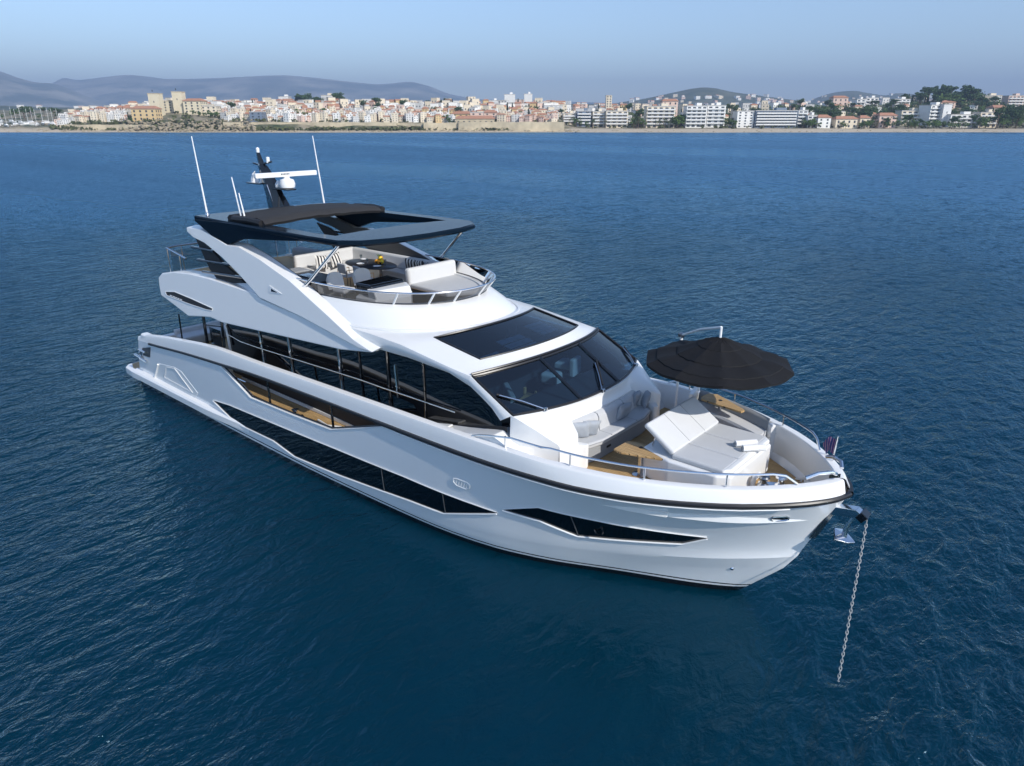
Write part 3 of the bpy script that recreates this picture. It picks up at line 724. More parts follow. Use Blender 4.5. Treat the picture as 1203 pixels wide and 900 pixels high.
# stainless struts of the hardtop
two(MB().tube([V3(11.75, -2.56, 5.38), V3(12.4, -2.52, 5.85), V3(13.62, -2.38, 6.90)], 0.045, 10), 'hardtop_strut', M['steel'], Y)
two(MB().lathe([(0, 0.03), (0.10, 0.025), (0.11, 0.0)], V3(11.75, -2.56, 5.36), 14), 'strut_foot', M['steel'], Y)

# ---------------------------------------------------------------- hardtop
def ring_prism(outer, innr, z0, z1, zf=None):
    mb = MB(); n = len(outer)
    f = zf or (lambda x: 0.0)
    rows = []
    for (ox, oy), (ix, iy) in zip(outer, innr):
        o = lambda dx, z: V3(ox, oy, z + f(ox)); i = lambda z: V3(ix, iy, z + f(ix))
        c = V3((ox+ix)/2, (oy+iy)/2, 0); e = (V3(ox, oy, 0) - c).normalized()
        rows.append([V3(ox, oy, z0+0.05+f(ox)) , V3(ox, oy, z1-0.04+f(ox)), V3(ox, oy, z1+f(ox)) - e*0.06, i(z1), i(z0), V3(ox, oy, z0+f(ox)) - e*0.06])
    return mb.grid(rows, close_u=True, close_v=True)
ho = [(5.95, -2.45), (9.3, -2.58), (12.4, -2.60), (13.75, -2.52), (14.25, -2.1), (14.52, -1.3), (14.62, 0), (14.52, 1.3), (14.25, 2.1), (13.75, 2.52), (12.4, 2.60), (9.3, 2.58), (5.95, 2.45), (5.85, 0)]
hi = [(7.9, -1.95), (9.3, -2.05), (12.2, -2.12), (13.05, -2.05), (12.95, -1.7), (12.85, -1.0), (12.82, 0), (12.85, 1.0), (12.95, 1.7), (13.05, 2.05), (12.2, 2.12), (9.3, 2.05), (7.9, 1.95), (7.8, 0)]
ring_prism(ho, hi, 6.88, 7.04).build('hardtop', M['navy'], Y, smooth=30)
# deep side skirts that run down into the arch
sk = [at(*p, 'y', -2.56) for p in ((227, 258), (262, 261.5), (290, 266), (330, 272), (365, 278), (365, 283.5), (330, 283), (290, 281), (282, 281.5), (266, 288.5), (248, 277))]
two(MB().prism(sk, (0, 0.16, 0), bev=0.015), 'hardtop_skirt', M['navy'], Y, smooth=30)
# folded canvas roof
rows = []
for i in range(15):
    y = -2.25 + 4.35*i/14; u = y/2.3; zc = 7.02 + 0.09*(1-u*u)
    prof = [(9.85, -0.02), (9.92, 0.06), (9.80, 0.16), (9.5, 0.20), (9.1, 0.16), (8.7, 0.19), (8.3, 0.15), (7.9, 0.17), (7.75, 0.08), (7.8, -0.02)]
    rows.append([V3(x + 0.05*sin(3*y), y, zc + z + 0.012*sin(9*y + x*5)) for x, z in prof])
mb = MB().grid(rows); n = len(rows[0])
mb.f.append(tuple(range(n))); mb.f.append(tuple((len(rows)-1)*n + k for k in range(n))[::-1]); mb.mi += [0, 0]
cv = mb.build('folded_canvas', M['canvas'], Y, smooth=50)
two(MB().tube([V3(9.75, -2.28, 7.1), V3(9.2, -2.32, 7.14), V3(8.2, -2.30, 7.10)], 0.10, 8), 'canvas_edge', M['blackmatt'], Y)

# ---------------------------------------------------------------- mast with radar, domes and aerials
mast = MB(); prof = []
def fin(z, x0, x1, hw): return [V3(x0, -hw*0.5, z), V3((x0+x1)/2, -hw, z), V3(x1, -hw*0.5, z), V3(x1, hw*0.5, z), V3((x0+x1)/2, hw, z), V3(x0, hw*0.5, z)]
rows = [fin(7.02, 6.62, 7.75, 0.26), fin(7.6, 6.47, 7.28, 0.20), (fin(8.25, 6.22, 6.78, 0.15)), fin(8.50, 6.12, 6.52, 0.12), fin(8.56, 6.12, 6.40, 0.07), fin(8.92, 6.06, 6.20, 0.05)]
mast.grid(rows, close_u=True); mast.f.append(tuple(len(rows)*6-6+k for k in range(6))); mast.mi.append(0)
mo = mast.build('mast', M['black'], Y, smooth=20)
MB().tube([V3(7.2, -0.21, 7.1), V3(6.75, -0.17, 7.9)], 0.016, 5).build('mast_light_strip', M['steel'], mo)
MB().box((7.45, 0, 7.80), (1.0, 0.36, 0.05), bev=0.02).build('radar_shelf', M['black'], mo)
MB().box((5.85, 0, 7.90), (0.85, 0.36, 0.05), bev=0.02).build('aerial_shelf', M['black'], mo)
MB().tube([V3(5.75, 0, 8.56), V3(6.1, 0, 8.52), V3(6.5, 0, 8.58), V3(6.9, 0, 8.64)], 0.035, 6).build('cross_tree', M['black'], mo)
rd = MB().lathe([(0.16, 0), (0.24, 0.03), (0.26, 0.16), (0.22, 0.28), (0.10, 0.32), (0.09, 0.40), (0.0, 0.41)], V3(7.62, 0.06, 7.82), 20).build('radar', M['whiteplastic'], Y)
ba = MB().box((7.62, 0.06, 8.27), (0.14, 2.30, 0.16), bev=0.03).build('radar_bar', M['whiteplastic'], rd)
for k in range(6):
    MB().box((7.692, -0.16 + 0.055*k, 8.285), (0.006, 0.035, 0.05)).build('radar_mark', M['darkpanel'], rd)
MB().lathe([(0.0, 0.0), (0.10, 0.01), (0.11, 0.1), (0.05, 0.2), (0.0, 0.24)], V3(7.25, -0.05, 7.83), 12).build('dome_aerial', M['whiteplastic'], mo)
MB().lathe([(0.14, 0.0), (0.13, 0.12), (0.06, 0.3), (0.0, 0.34)], V3(5.72, 0.0, 7.92), 14).build('dome_aerial', M['whiteplastic'], mo)
MB().lathe([(0.08, 0.0), (0.09, 0.1), (0.05, 0.17), (0.0, 0.18)], V3(6.12, 0.05, 7.92), 12).build('dome_aerial', M['whiteplastic'], mo)
MB().lathe([(0.06, 0.0), (0.06, 0.18), (0.0, 0.2)], V3(6.70, 0.0, 8.60), 10).build('navigation_light', M['whiteplastic'], mo)
MB().lathe([(0.055, 0.0), (0.06, 0.12), (0.03, 0.16), (0.0, 0.17)], V3(6.13, 0.0, 8.92), 10).build('navigation_light', M['whiteplastic'], mo)
MB().tube([V3(5.95, -0.1, 8.30), V3(5.78, -0.12, 8.0)], 0.02, 6).build('horn', M['whiteplastic'], mo)
MB().lathe([(0.05, 0.0), (0.13, 0.06), (0.13, 0.16), (0.05, 0.24), (0, 0.25)], V3(7.95, 0.05, 7.04), 14).build('search_light', M['steel'], Y)
for (x, y, h, dx) in ((6.17, -2.1, 2.45, -0.30), (6.67, 2.1, 2.40, -0.35), (8.35, -2.1, 1.30, -0.31), (8.55, -2.1, 0.85, -0.2)):
    a = MB().tube([V3(x, y, 7.02), V3(x + dx*0.15, y, 7.02 + h*0.15), V3(x + dx, y, 7.02 + h)], [0.034, 0.028, 0.016], 6).build('whip_aerial', M['whiteplastic'], Y)
    MB().lathe([(0.07, 0), (0.06, 0.08), (0.035, 0.12)], V3(x, y, 7.0), 10).build('aerial_base', M['steel'], a)

# side deck details seen through the bulwark opening
two(MB().grid([[V3(5.2 + 0.5*i, -2.985, 1.508 + 0.0*i), V3(5.2 + 0.5*i, -2.86, 1.508)] for i in range(21)]), 'margin_board', M['deckwhite'], Y)
two(MB().grid([[V3(6.4 + 0.5*i, yglass(6.4 + 0.5*i, 0) - 0.02, 1.50), V3(6.4 + 0.5*i, yglass(6.4 + 0.5*i, 0) - 0.02, 1.60), V3(6.4 + 0.5*i, yglass(6.4 + 0.5*i, 0) + 0.02, 1.60)] for i in range(19)]), 'kick_strip', M['deckwhite'], Y)
two(MB().tube([V3(10.9, -2.93, 1.56), V3(11.3, -2.88, 1.54), V3(11.8, -2.9, 1.74), V3(12.3, -2.93, 1.58)], 0.03, 8), 'deck_fairlead', M['steel'], Y)
two(MB().lathe([(0.12, 0), (0.13, 0.03), (0.07, 0.08), (0.07, 0.16), (0.11, 0.22), (0.0, 0.24)], V3(11.2, -2.75, 1.50), 12), 'deck_capstan', M['steel'], Y)
two(MB().tube([V3(12.0, -2.5, 1.52), V3(12.6, -2.6, 1.54), V3(13.0, -2.4, 1.54), V3(13.3, -2.65, 1.54)], 0.03, 6), 'deck_hose', M['whiteplastic'], Y)
two(MB().tube([V3(7.9, -3.0, 2.12), V3(8.9, -3.0, 2.12)], 0.02, 6), 'opening_rail', M['steel'], Y)
# ---------------------------------------------------------------- fore deck fittings
def cushion(w, d, h, r=0.05, puff=0.0, n=8):
    """a soft slab w (x) by d (y) by h, centred, crowned by puff"""
    mb = MB(); b = MB().box((0, 0, 0), (w, d, h), bev=min(r, h*0.48), seg=3)
    return b
def pillow_mesh(w, h, t, n=10):
    """a square throw cushion lying in the xz plane, thickness along y"""
    mb = MB()
    for sgn in (1, -1):
        rows = []
        for i in range(n+1):
            u = -1 + 2*i/n; r = []
            for j in range(n+1):
                v = -1 + 2*j/n
                e = max(0.0, (1-u**4)*(1-v**4))**0.6
                pin = 1 - 0.06*(1-u*u)*(abs(v)**3) ; pin2 = 1 - 0.06*(1-v*v)*(abs(u)**3)
                r.append(V3(u*w/2*pin2, sgn*t/2*e + 0.004*sin(9*u+5*v)*e, v*h/2*pin))
            rows.append(r if sgn > 0 else r[::-1])
        mb.grid(rows)
    return mb
def place(mb, loc, rz=0.0, tilt=0.0, roll=0.0):
    Mx = Matrix.Translation(Vector(loc)) @ Matrix.Rotation(rz, 4, 'Z') @ Matrix.Rotation(tilt, 4, 'X') @ Matrix.Rotation(roll, 4, 'Y')
    mb.v = [Mx @ p for p in mb.v]; return mb
def solid(poly, z0, z1, bev=0.03, **k):
    return MB().prism([V3(x, y, z0) for x, y in poly], (0, 0, z1-z0), bev=bev, **k)
def sym(half): return half + [(x, -y) for x, y in half[::-1]]

# coach roof in front of the windscreen: slopes from the glass down to the sofa, wings to the side decks
rows = []
for k in range(25):
    v = -1 + 2*k/24; a = ws(v*0.999, 1.0); av = abs(v)
    xf = 20.50 + 0.0 - 0.42*av**2.4 + (0.75 if av > 0.72 else 0.75*max(0, (av-0.5)/0.22))*0.9
    yf = a.y*(1 - 0.16*max(0, (av-0.5)*2)); zf = 3.58 - 0.30*max(0, (av-0.45)/0.55)
    rows.append([a + V3(-0.03, 0, 0.004), a + V3(0.06, 0, -0.01), V3(a.x + (xf-a.x)*0.5, a.y + (yf-a.y)*0.5, 3.81 + (zf-3.81)*0.45), V3(xf, yf, zf), V3(xf + 0.04, yf, zf - 0.05), V3(xf + 0.05, yf*1.0, 2.56)])
coach = MB().grid(rows)
for e in (rows[0], rows[-1]):
    base = [V3(p.x, p.y + (-0.05 if p.y < 0 else 0.05), 2.56) for p in e[:5]]
    coach.grid([e[:5], base])
coach.build('coach_roof', M['white'], Y, smooth=35, recalc=True)
# moulded wings beside the sofa
wingp = [(19.3, -2.62), (20.0, -2.60), (20.45, -2.28), (21.12, -1.55), (21.05, -1.42), (20.2, -1.75), (19.3, -2.2)]
two(solid(wingp, 2.56, 3.16, bev=0.05), 'sofa_wing', M['white'], Y, smooth=40)
# sofa: base, seat, back cushions
base = sym([(20.2, -1.95), (20.95, -1.42), (21.05, -0.9), (21.05, -0.3)])
solid(base, 2.57, 2.93, bev=0.02).build('sofa_base', M['greycushion'], Y)
seat = MB().prism([V3(x, y, 2.93) for x, y in sym([(20.25, -1.9), (20.98, -1.40), (21.10, -0.9), (21.10, -0.3)])], (0, 0, 0.15), bev=0.05, seg=3)
so_ = seat.build('sofa_seat', M['cushion'], Y, smooth=50)
for y in (-0.55, 0.55): MB().box((20.7, y, 3.076), (0.80, 0.012, 0.012)).build('seat_seam', M['greycushion'], so_)
MB().tube([V3(x, y, 3.035) for x, y in sym([(20.98, -1.41), (21.108, -0.9), (21.108, -0.3)])], 0.010, 5).build('piping', M['greycushion'], so_)
for (y0, y1) in ((-1.62, -0.56), (-0.53, 0.53), (0.56, 1.62)):
    rows = []
    for i in range(9):
        y = y0 + (y1-y0)*i/8; a = ws(y/2.6, 1.0); xb = a.x + 0.10
        rows.append([V3(xb + 0.02, y, 3.06), V3(xb + 0.24, y, 3.06), V3(xb + 0.20, y, 3.40), V3(xb + 0.15, y, 3.48), V3(xb + 0.05, y, 3.50), V3(xb - 0.02, y, 3.44)])
    m = MB().grid(rows, close_u=True); n = len(rows[0])
    m.f += [tuple(range(n)), tuple((len(rows)-1)*n + k for k in range(n))[::-1]]; m.mi += [0, 0]
    m.build('sofa_back', M['cushion'], Y, smooth=50)
for s_ in (-1, 1):
    MB().box((20.42, s_*1.70, 3.17), (0.85, 0.20, 0.26), Matrix.Rotation(s_*-0.55, 4, 'Z'), bev=0.06, seg=3).build('sofa_arm', M['cushion'], Y, smooth=50)
MB().box((21.065, -0.62, 2.80), (0.02, 0.16, 0.05), bev=0.005).build('courtesy_light', M['black'], Y)

# sun pad with its raised back rest
plinth = [(22.15, -0.95), (22.9, -1.22), (23.98, -1.20), (24.24, -1.02), (24.24, 1.02), (23.98, 1.20), (22.9, 1.22), (22.15, 0.95)]
solid(plinth, 2.56, 3.24, bev=0.05, seg=3).build('sunpad_plinth', M['white'], Y, smooth=40)
for (y0, y1) in ((-1.10, -0.38), (-0.365, 0.365), (0.38, 1.10)):
    MB().box(((22.92+24.10)/2, (y0+y1)/2, 3.30), (1.18, y1-y0, 0.12), bev=0.045, seg=3).build('sunpad_mattress', M['cushion'], Y, smooth=60)
solid([(24.06, -1.12), (24.22, -0.96), (24.22, 0.96), (24.06, 1.12)], 3.22, 3.36, bev=0.05, seg=3).build('sunpad_headboard', M['white'], Y, smooth=40)
ang = atan2(0.45, -0.67)
bk = Matrix.Translation((22.585, 0, 3.585)) @ Matrix.Rotation(-(pi - ang), 4, 'Y').inverted()
MB().box(bk @ V3(0, 0, 0), (0.86, 2.16, 0.13), Matrix.Rotation(pi - ang, 4, 'Y'), bev=0.05, seg=3).build('sunpad_backrest', M['cushion2'], Y, smooth=60)
for y in (-0.36, 0.36): MB().box(V3(22.585, y, 3.585) + V3(0.45, 0, 0.67)*0.0805, (0.80, 0.012, 0.008), Matrix.Rotation(pi - ang, 4, 'Y')).build('backrest_seam', M['greycushion'], Y)
MB().box(V3(22.585, 0, 3.585) - V3(0.45, 0, 0.67)*0.115, (0.72, 1.9, 0.04), Matrix.Rotation(pi - ang, 4, 'Y'), bev=0.01).build('backrest_frame', M['darkpanel'], Y)
for y in (-0.8, 0.8):
    MB().tube([V3(22.3, y, 3.22), V3(22.42, y, 3.66)], 0.02, 6).build('backrest_stay', M['steel'], Y)
# port bench along the bulwark
rows = []; backs = []
for i in range(12):
    x = 21.7 + 2.1*i/11; hq = y_rub(x) - 0.38
    rows.append([V3(x, hq, 3.17), V3(x, hq - 0.52, 3.17), V3(x, hq - 0.56, 3.12), V3(x, hq - 0.52, 2.56)])
    backs.append([V3(x, hq + 0.02, 3.18), V3(x, hq - 0.13, 3.18), V3(x, hq - 0.08, 3.36), V3(x, hq - 0.03, 3.41), V3(x, hq + 0.04, 3.41)])
def capped(rows):
    m = MB().grid(rows, close_u=True); n = len(rows[0]); m.f += [tuple(range(n)), tuple((len(rows)-1)*n+k for k in range(n))[::-1]]; m.mi += [0, 0]; return m
bench = capped(rows); capped(rows).build('bench_seat', M['cushion2'], Y, smooth=40)
capped(backs).build('bench_back', M['greycushion'], Y, smooth=50)
MB().box((21.62, 2.45, 3.02), (0.12, 0.80, 0.92), 0.25, bev=0.03).build('bench_end', M['white'], Y)
MB().box((23.95, 1.98, 2.96), (0.18, 0.36, 0.76), -0.62, bev=0.04).build('bench_end', M['white'], Y)
# starboard bulwark locker beside the sun pad
rows = []
for i in range(10):
    x = 21.9 + 1.6*i/9; hq = y_rub(x) - 0.26
    rows.append([V3(x, -hq, 2.66), V3(x, -hq + 0.22, 2.66), V3(x, -hq + 0.24, 2.56), V3(x, -hq, 2.56)])
capped(rows).build('deck_edge', M['deckwhite'], Y, smooth=30)
# bow rail, starboard and port, with stanchions
def bwt(x, s): 
    p = bw_out(x, 1.0) + inward(x)*0.13; return V3(p.x, -s*abs(p.y) if s < 0 else p.y*1.0, p.z)
def bow_rail(sgn, x0, x1, xs):
    pts = []
    n = 34
    for i in range(n+1):
        x = x0 + (x1-x0)*i/n; p = bw_out(x, 1.0) + inward(x)*0.13; h = 0.27
        if i < 6: h = 0.27*(i/6.0)**0.7
        if i == n: h = 0.02
        if i == n-1: h = 0.22
        pts.append(V3(p.x, p.y*sgn, p.z + h))
    r = MB().tube(pts, 0.024, 8).build('bow_rail', M['steel'], Y)
    for x in xs:
        p = bw_out(x, 1.0) + inward(x)*0.13
        MB().tube([V3(p.x, p.y*sgn, p.z - 0.02), V3(p.x, p.y*sgn, p.z + 0.27)], 0.020, 8).build('stanchion', M['steel'], r)
bow_rail(1, 18.9, 25.62, (19.9, 21.55, 23.1, 24.5))
bow_rail(-1, 20.6, 25.40, (21.3, 22.7, 24.2))
# windlass, bollards, cleats
wl = at(906, 569, 'z', 2.80); wx, wy = wl.x, wl.y
w = MB().box((wx, wy, 2.68), (0.50, 0.34, 0.22), 0.5, bev=0.04).build('windlass', M['steel'], Y)
for (dx_, dy_, k_) in ((-0.12, -0.12, 1.0), (0.16, 0.10, 0.9)):
    MB().lathe([(0.11, 0), (0.13, 0.04), (0.07, 0.10), (0.07, 0.17), (0.12, 0.23), (0.10, 0.27), (0, 0.28)], V3(wx + dx_, wy + dy_, 2.74), 14).build('windlass_drum', M['steel' if k_ < 1 else 'darksteel'], w)
MB().tube([V3(wx + 0.2, wy + 0.05, 2.80), V3(wx + 0.5, wy*0.5, 2.72), V3(25.7, 0.0, 2.66)], 0.04, 6).build('chain_run', M['darksteel'], w)
MB().tube([V3(wx - 0.38, wy - 0.05, 2.58), V3(wx - 0.36, wy - 0.02, 2.84), V3(wx - 0.30, wy + 0.10, 2.92)], 0.05, 8).build('windlass_handle', M['whiteplastic'], w)
def cleat(x, y, z, rz):
    m = MB(); m.tube([V3(-0.16, 0, 0.10), V3(-0.08, 0, 0.085), V3(0.08, 0, 0.085), V3(0.16, 0, 0.10)], [0.02, 0.028, 0.028, 0.02], 8)
    m.tube([V3(-0.05, 0, 0), V3(-0.05, 0, 0.09)], 0.022, 6); m.tube([V3(0.05, 0, 0), V3(0.05, 0, 0.09)], 0.022, 6)
    m.v = [Matrix.Translation((x, y, z)) @ Matrix.Rotation(rz, 4, 'Z') @ p for p in m.v]
    m.build('deck_cleat', M['steel'], Y)
cleat(23.35, -2.05, 2.66, -0.6); cleat(25.35, 0.62, 2.58, 0.3); cleat(20.2, -2.82, 2.62, 0.05); cleat(25.0, 0.95, 2.58, 0.9)
for (x, y) in ((25.75, 0.32), (25.75, -0.32)):
    MB().tube([V3(x-0.22, y*1.9, 3.50), V3(x - 0.05, y*1.45, 3.60), V3(x + 0.14, y*0.9, 3.62), V3(x + 0.2, y*0.5, 3.55)], 0.04, 8).build('bow_fairlead', M['steel'], Y)
MB().prism([V3(25.86, -0.28, 3.47), V3(26.0, -0.16, 3.48), V3(26.02, -0.10, 3.48), V3(25.84, -0.22, 3.47)], (0, 0, 0.08), bev=0.01).build('bow_light', M['black'], Y)
MB().prism([V3(18.7, -2.83, 2.83), V3(19.0, -2.83, 2.83), V3(19.05, -2.68, 2.83), V3(18.75, -2.68, 2.83)], (0, 0, 0.03), bev=0.005).build('deck_vent', M['blackmatt'], Y)
# stainless stem plate and anchor chute
rows = []
for (x, z) in ((26.02, 2.78), (25.9, 2.45), (25.78, 2.15), (25.70, 1.96)):
    rows.append([V3(x - 0.06, -0.13, z), V3(x + 0.04, -0.05, z), V3(x + 0.04, 0.05, z), V3(x - 0.06, 0.13, z)])
MB().grid(rows).build('stem_plate', M['darksteel'], Y, smooth=20)
ch = MB().prism([V3(25.95, -0.10, 2.62), V3(26.42, -0.10, 2.72), V3(26.50, -0.10, 2.84), V3(26.40, -0.10, 2.90), V3(26.0, -0.10, 2.82)], (0, 0.20, 0), bev=0.015)
rl = ch.build('bow_roller', M['steel'], Y)
MB().box((26.52, 0, 2.78), (0.16, 0.26, 0.18), Matrix.Rotation(0.6, 4, 'Y'), bev=0.02).build('roller_cheek', M['black'], rl)

# stern: flybridge aft rail, stair posts, rails
pts = [V3(4.6, -2.32, 5.45), V3(3.55, -2.46, 5.72), V3(3.42, -2.0, 5.73), V3(3.38, 0, 5.73), V3(3.42, 2.0, 5.73), V3(3.55, 2.46, 5.72), V3(4.6, 2.32, 5.45)]
ar = MB().tube(pts, 0.035, 8).build('flybridge_rail', M['steel'], Y)
for x, y in ((3.5, -2.44), (3.44, -1.9), (3.4, -0.7), (3.4, 0.7), (3.44, 1.9), (3.5, 2.44), (4.2, -2.36), (4.2, 2.36)):
    MB().tube([V3(x, y, 4.78), V3(x, y, 5.7 if x < 4 else 5.55)], 0.022, 6).build('rail_post', M['steel'], ar)
for (x0, x1) in ((-2.3, -0.8), (-0.6, 0.6), (0.8, 2.3)):
    MB().box((3.44, (x0+x1)/2, 5.22), (0.02, x1-x0, 0.75)).build('rail_glass', M['clear'], ar)
two(MB().tube([V3(5.5, -2.45, 2.6), V3(5.5, -2.45, 3.62)], 0.055, 8), 'cockpit_post', M['black'], Y)
two(MB().tube([V3(6.4, -2.30, 2.6), V3(6.4, -2.26, 3.8)], 0.05, 8), 'cockpit_post', M['black'], Y)
two(MB().tube([V3(5.5, -2.45, 3.28), V3(6.4, -2.30, 3.34)], 0.03, 6), 'cockpit_bar', M['black'], Y)
two(MB().tube([V3(3.9, -2.6, 2.5), V3(3.95, -2.6, 3.42)], 0.03, 6), 'cockpit_post', M['black'], Y)
two(MB().box((6.0, -2.36, 2.9), (0.75, 0.02, 0.6)), 'cockpit_glass', M['clear'], Y)
MB().box((1.9, 0, 1.83), (0.8, 3.6, 0.36), bev=0.08, seg=3).build('cockpit_sofa', M['cushion2'], Y, smooth=50)
MB().box((1.45, 0, 2.02), (0.22, 3.6, 0.34), bev=0.08, seg=3).build('cockpit_sofa_back', M['cushion2'], Y, smooth=50)
MB().box((0.98, 0, 1.3), (0.2, 5.6, 1.3), Matrix.Rotation(0.2, 4, 'Y'), bev=0.04).build('transom', M['white'], Y)
two(solid([(1.2, -3.0), (2.6, -3.0), (3.3, -2.85), (3.3, -2.7), (1.2, -2.7)], 1.9, 2.26, bev=0.08, seg=3), 'quarter_coaming', M['white'], Y, smooth=40)

# ---------------------------------------------------------------- cabin seen through the glass
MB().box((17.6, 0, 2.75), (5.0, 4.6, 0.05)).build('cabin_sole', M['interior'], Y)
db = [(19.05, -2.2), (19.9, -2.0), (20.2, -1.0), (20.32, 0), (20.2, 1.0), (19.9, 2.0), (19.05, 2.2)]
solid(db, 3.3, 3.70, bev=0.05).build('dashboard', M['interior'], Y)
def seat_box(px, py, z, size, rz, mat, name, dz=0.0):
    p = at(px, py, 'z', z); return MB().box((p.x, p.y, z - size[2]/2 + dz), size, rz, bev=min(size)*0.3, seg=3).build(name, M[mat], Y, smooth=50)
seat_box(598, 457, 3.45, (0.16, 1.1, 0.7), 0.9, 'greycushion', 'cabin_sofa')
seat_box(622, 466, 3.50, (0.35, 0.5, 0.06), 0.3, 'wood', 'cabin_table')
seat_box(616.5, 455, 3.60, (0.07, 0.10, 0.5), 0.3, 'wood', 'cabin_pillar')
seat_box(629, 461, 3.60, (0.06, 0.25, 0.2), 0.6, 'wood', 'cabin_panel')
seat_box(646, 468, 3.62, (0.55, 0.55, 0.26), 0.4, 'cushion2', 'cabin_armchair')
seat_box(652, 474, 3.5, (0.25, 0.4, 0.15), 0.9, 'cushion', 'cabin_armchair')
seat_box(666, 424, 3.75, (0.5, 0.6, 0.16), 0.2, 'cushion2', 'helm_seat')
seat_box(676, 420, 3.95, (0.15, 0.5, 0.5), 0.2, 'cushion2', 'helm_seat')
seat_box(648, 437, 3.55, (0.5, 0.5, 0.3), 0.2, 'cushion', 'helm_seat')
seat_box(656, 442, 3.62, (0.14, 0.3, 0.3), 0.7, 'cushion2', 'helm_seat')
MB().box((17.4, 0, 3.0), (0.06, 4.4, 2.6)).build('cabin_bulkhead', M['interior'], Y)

# ---------------------------------------------------------------- flybridge fittings
FZ = 4.80
# forward sun pad
solid([(13.2, 0.35), (14.85, 0.25), (15.25, 1.0), (15.0, 1.75), (14.4, 2.2), (13.2, 2.3)], FZ, 5.22, bev=0.03).build('flybridge_pad_base', M['darkpanel'], Y)
solid([(13.2, 0.32), (14.9, 0.22), (15.3, 1.0), (15.05, 1.78), (14.4, 2.24), (13.2, 2.34)], 5.22, 5.36, bev=0.05, seg=3).build('flybridge_pad', M['cushion'], Y, smooth=50)
MB().box((13.12, 1.3, 5.52), (0.24, 2.0, 0.58), Matrix.Rotation(-0.12, 4, 'Y'), bev=0.09, seg=4).build('flybridge_pad_back', M['cushion2'], Y, smooth=60)
# helm console and seats
con = solid([(13.25, -0.35), (14.2, -0.45), (14.55, -0.8), (14.35, -1.9), (13.55, -1.95), (13.3, -1.6)], FZ, 5.45, bev=0.06, seg=3).build('helm_console', M['white'], Y, smooth=40)
MB().prism([V3(13.25, -0.45, 5.45), V3(14.05, -0.5, 5.45), V3(14.05, -1.7, 5.45), V3(13.4, -1.75, 5.45)], (-0.12, 0, 0.30), bev=0.06, seg=3).build('instrument_hood', M['black'], con)
MB().prism([V3(14.02, -0.42, 5.40), V3(14.5, -0.7, 5.40), V3(14.35, -1.85, 5.40), V3(13.95, -1.8, 5.40)], (-0.1, 0, 0.26), bev=0.05, seg=3).build('console_cowl', M['white'], con)
st = MB().tube([V3(13.16 + 0.0, -1.05 + 0.19*cos(2*pi*k/16), 5.35 + 0.19*sin(2*pi*k/16)) for k in range(17)], 0.018, 6).build('steering_wheel', M['black'], con)
def helm_chair(x, y, rz):
    c = MB(); c.box((0, 0, 0.62), (0.48, 0.5, 0.13), bev=0.06, seg=3)
    o = c.build('chair_seat', M['cushion2'], None, smooth=60)
    b = MB(); rows = []
    for i in range(9):
        a = -1.1 + 2.2*i/8
        rows.append([V3(-0.16 - 0.12*cos(a), 0.27*sin(a), 0.66), V3(-0.24 - 0.12*cos(a), 0.30*sin(a), 0.95), V3(-0.28 - 0.10*cos(a), 0.26*sin(a), 1.10 - 0.06*a*a), V3(-0.33 - 0.12*cos(a), 0.28*sin(a), 1.08 - 0.06*a*a), V3(-0.32 - 0.12*cos(a), 0.34*sin(a), 0.9), V3(-0.24 - 0.12*cos(a), 0.33*sin(a), 0.64)])
    bo = capped(rows).build('chair_back', M['cushion2'], None, smooth=60)
    p = MB().lathe([(0.2, 0), (0.2, 0.03), (0.05, 0.06), (0.05, 0.57), (0.12, 0.58)], (0, 0, 0), 14).build('chair_pedestal', M['darksteel'], None)
    root = empty('helm_chair', (x, y, FZ), rz)
    for q in (o, bo, p): q.parent = root
    return root
h1 = helm_chair(12.62, -1.62, 0.15); tag(h1, 'pale grey helm chair nearer the starboard rail, behind the white helm console on the flybridge', 'chair', 'helm chairs on the flybridge')
h2 = copy_tree(h1); h2.location = (12.75, -0.85, FZ); h2.rotation_euler.z = -0.1
tag(h2, 'pale grey helm chair further inboard, right behind the black instrument hood', 'chair')
# wet bar, dark stone
bar = solid([(9.9, -2.15), (12.0, -2.15), (12.0, -1.25), (9.9, -1.25)], FZ, 5.58, bev=0.02).build('wet_bar', M['marble'], Y)
solid([(9.85, -2.2), (12.05, -2.2), (12.05, -1.2), (9.85, -1.2)], 5.58, 5.64, bev=0.015).build('bar_top', M['marble'], bar)
MB().box((10.2, -1.55, 5.66), (0.55, 0.55, 0.05), bev=0.01).build('bar_lid', M['greycushion'], bar)
MB().box((11.1, -1.75, 5.65), (0.5, 0.35, 0.03), bev=0.01).build('bar_grill', M['steel'], bar)
MB().box((12.03, -1.7, 5.2), (0.05, 0.8, 0.7), bev=0.01).build('bar_end', M['greycushion'], bar)
# sofa round the port side and aft
solid([(8.6, 1.75), (12.6, 1.75), (12.6, 2.3), (7.9, 2.3), (7.9, -0.2), (8.6, -0.2)], FZ, 5.20, bev=0.05, seg=3).build('flybridge_sofa', M['cushion2'], Y, smooth=50)
MB().box((10.3, 2.26, 5.42), (4.6, 0.20, 0.46), bev=0.08, seg=3).build('flybridge_sofa_back', M['cushion2'], Y, smooth=50)
MB().box((7.95, 1.05, 5.42), (0.20, 2.5, 0.46), bev=0.08, seg=3).build('flybridge_sofa_back', M['cushion2'], Y, smooth=50)
MB().box((5.8, 2.1, 5.05), (2.6, 0.5, 0.5), bev=0.14, seg=4).build('aft_lounger', M['greycushion'], Y, smooth=60)
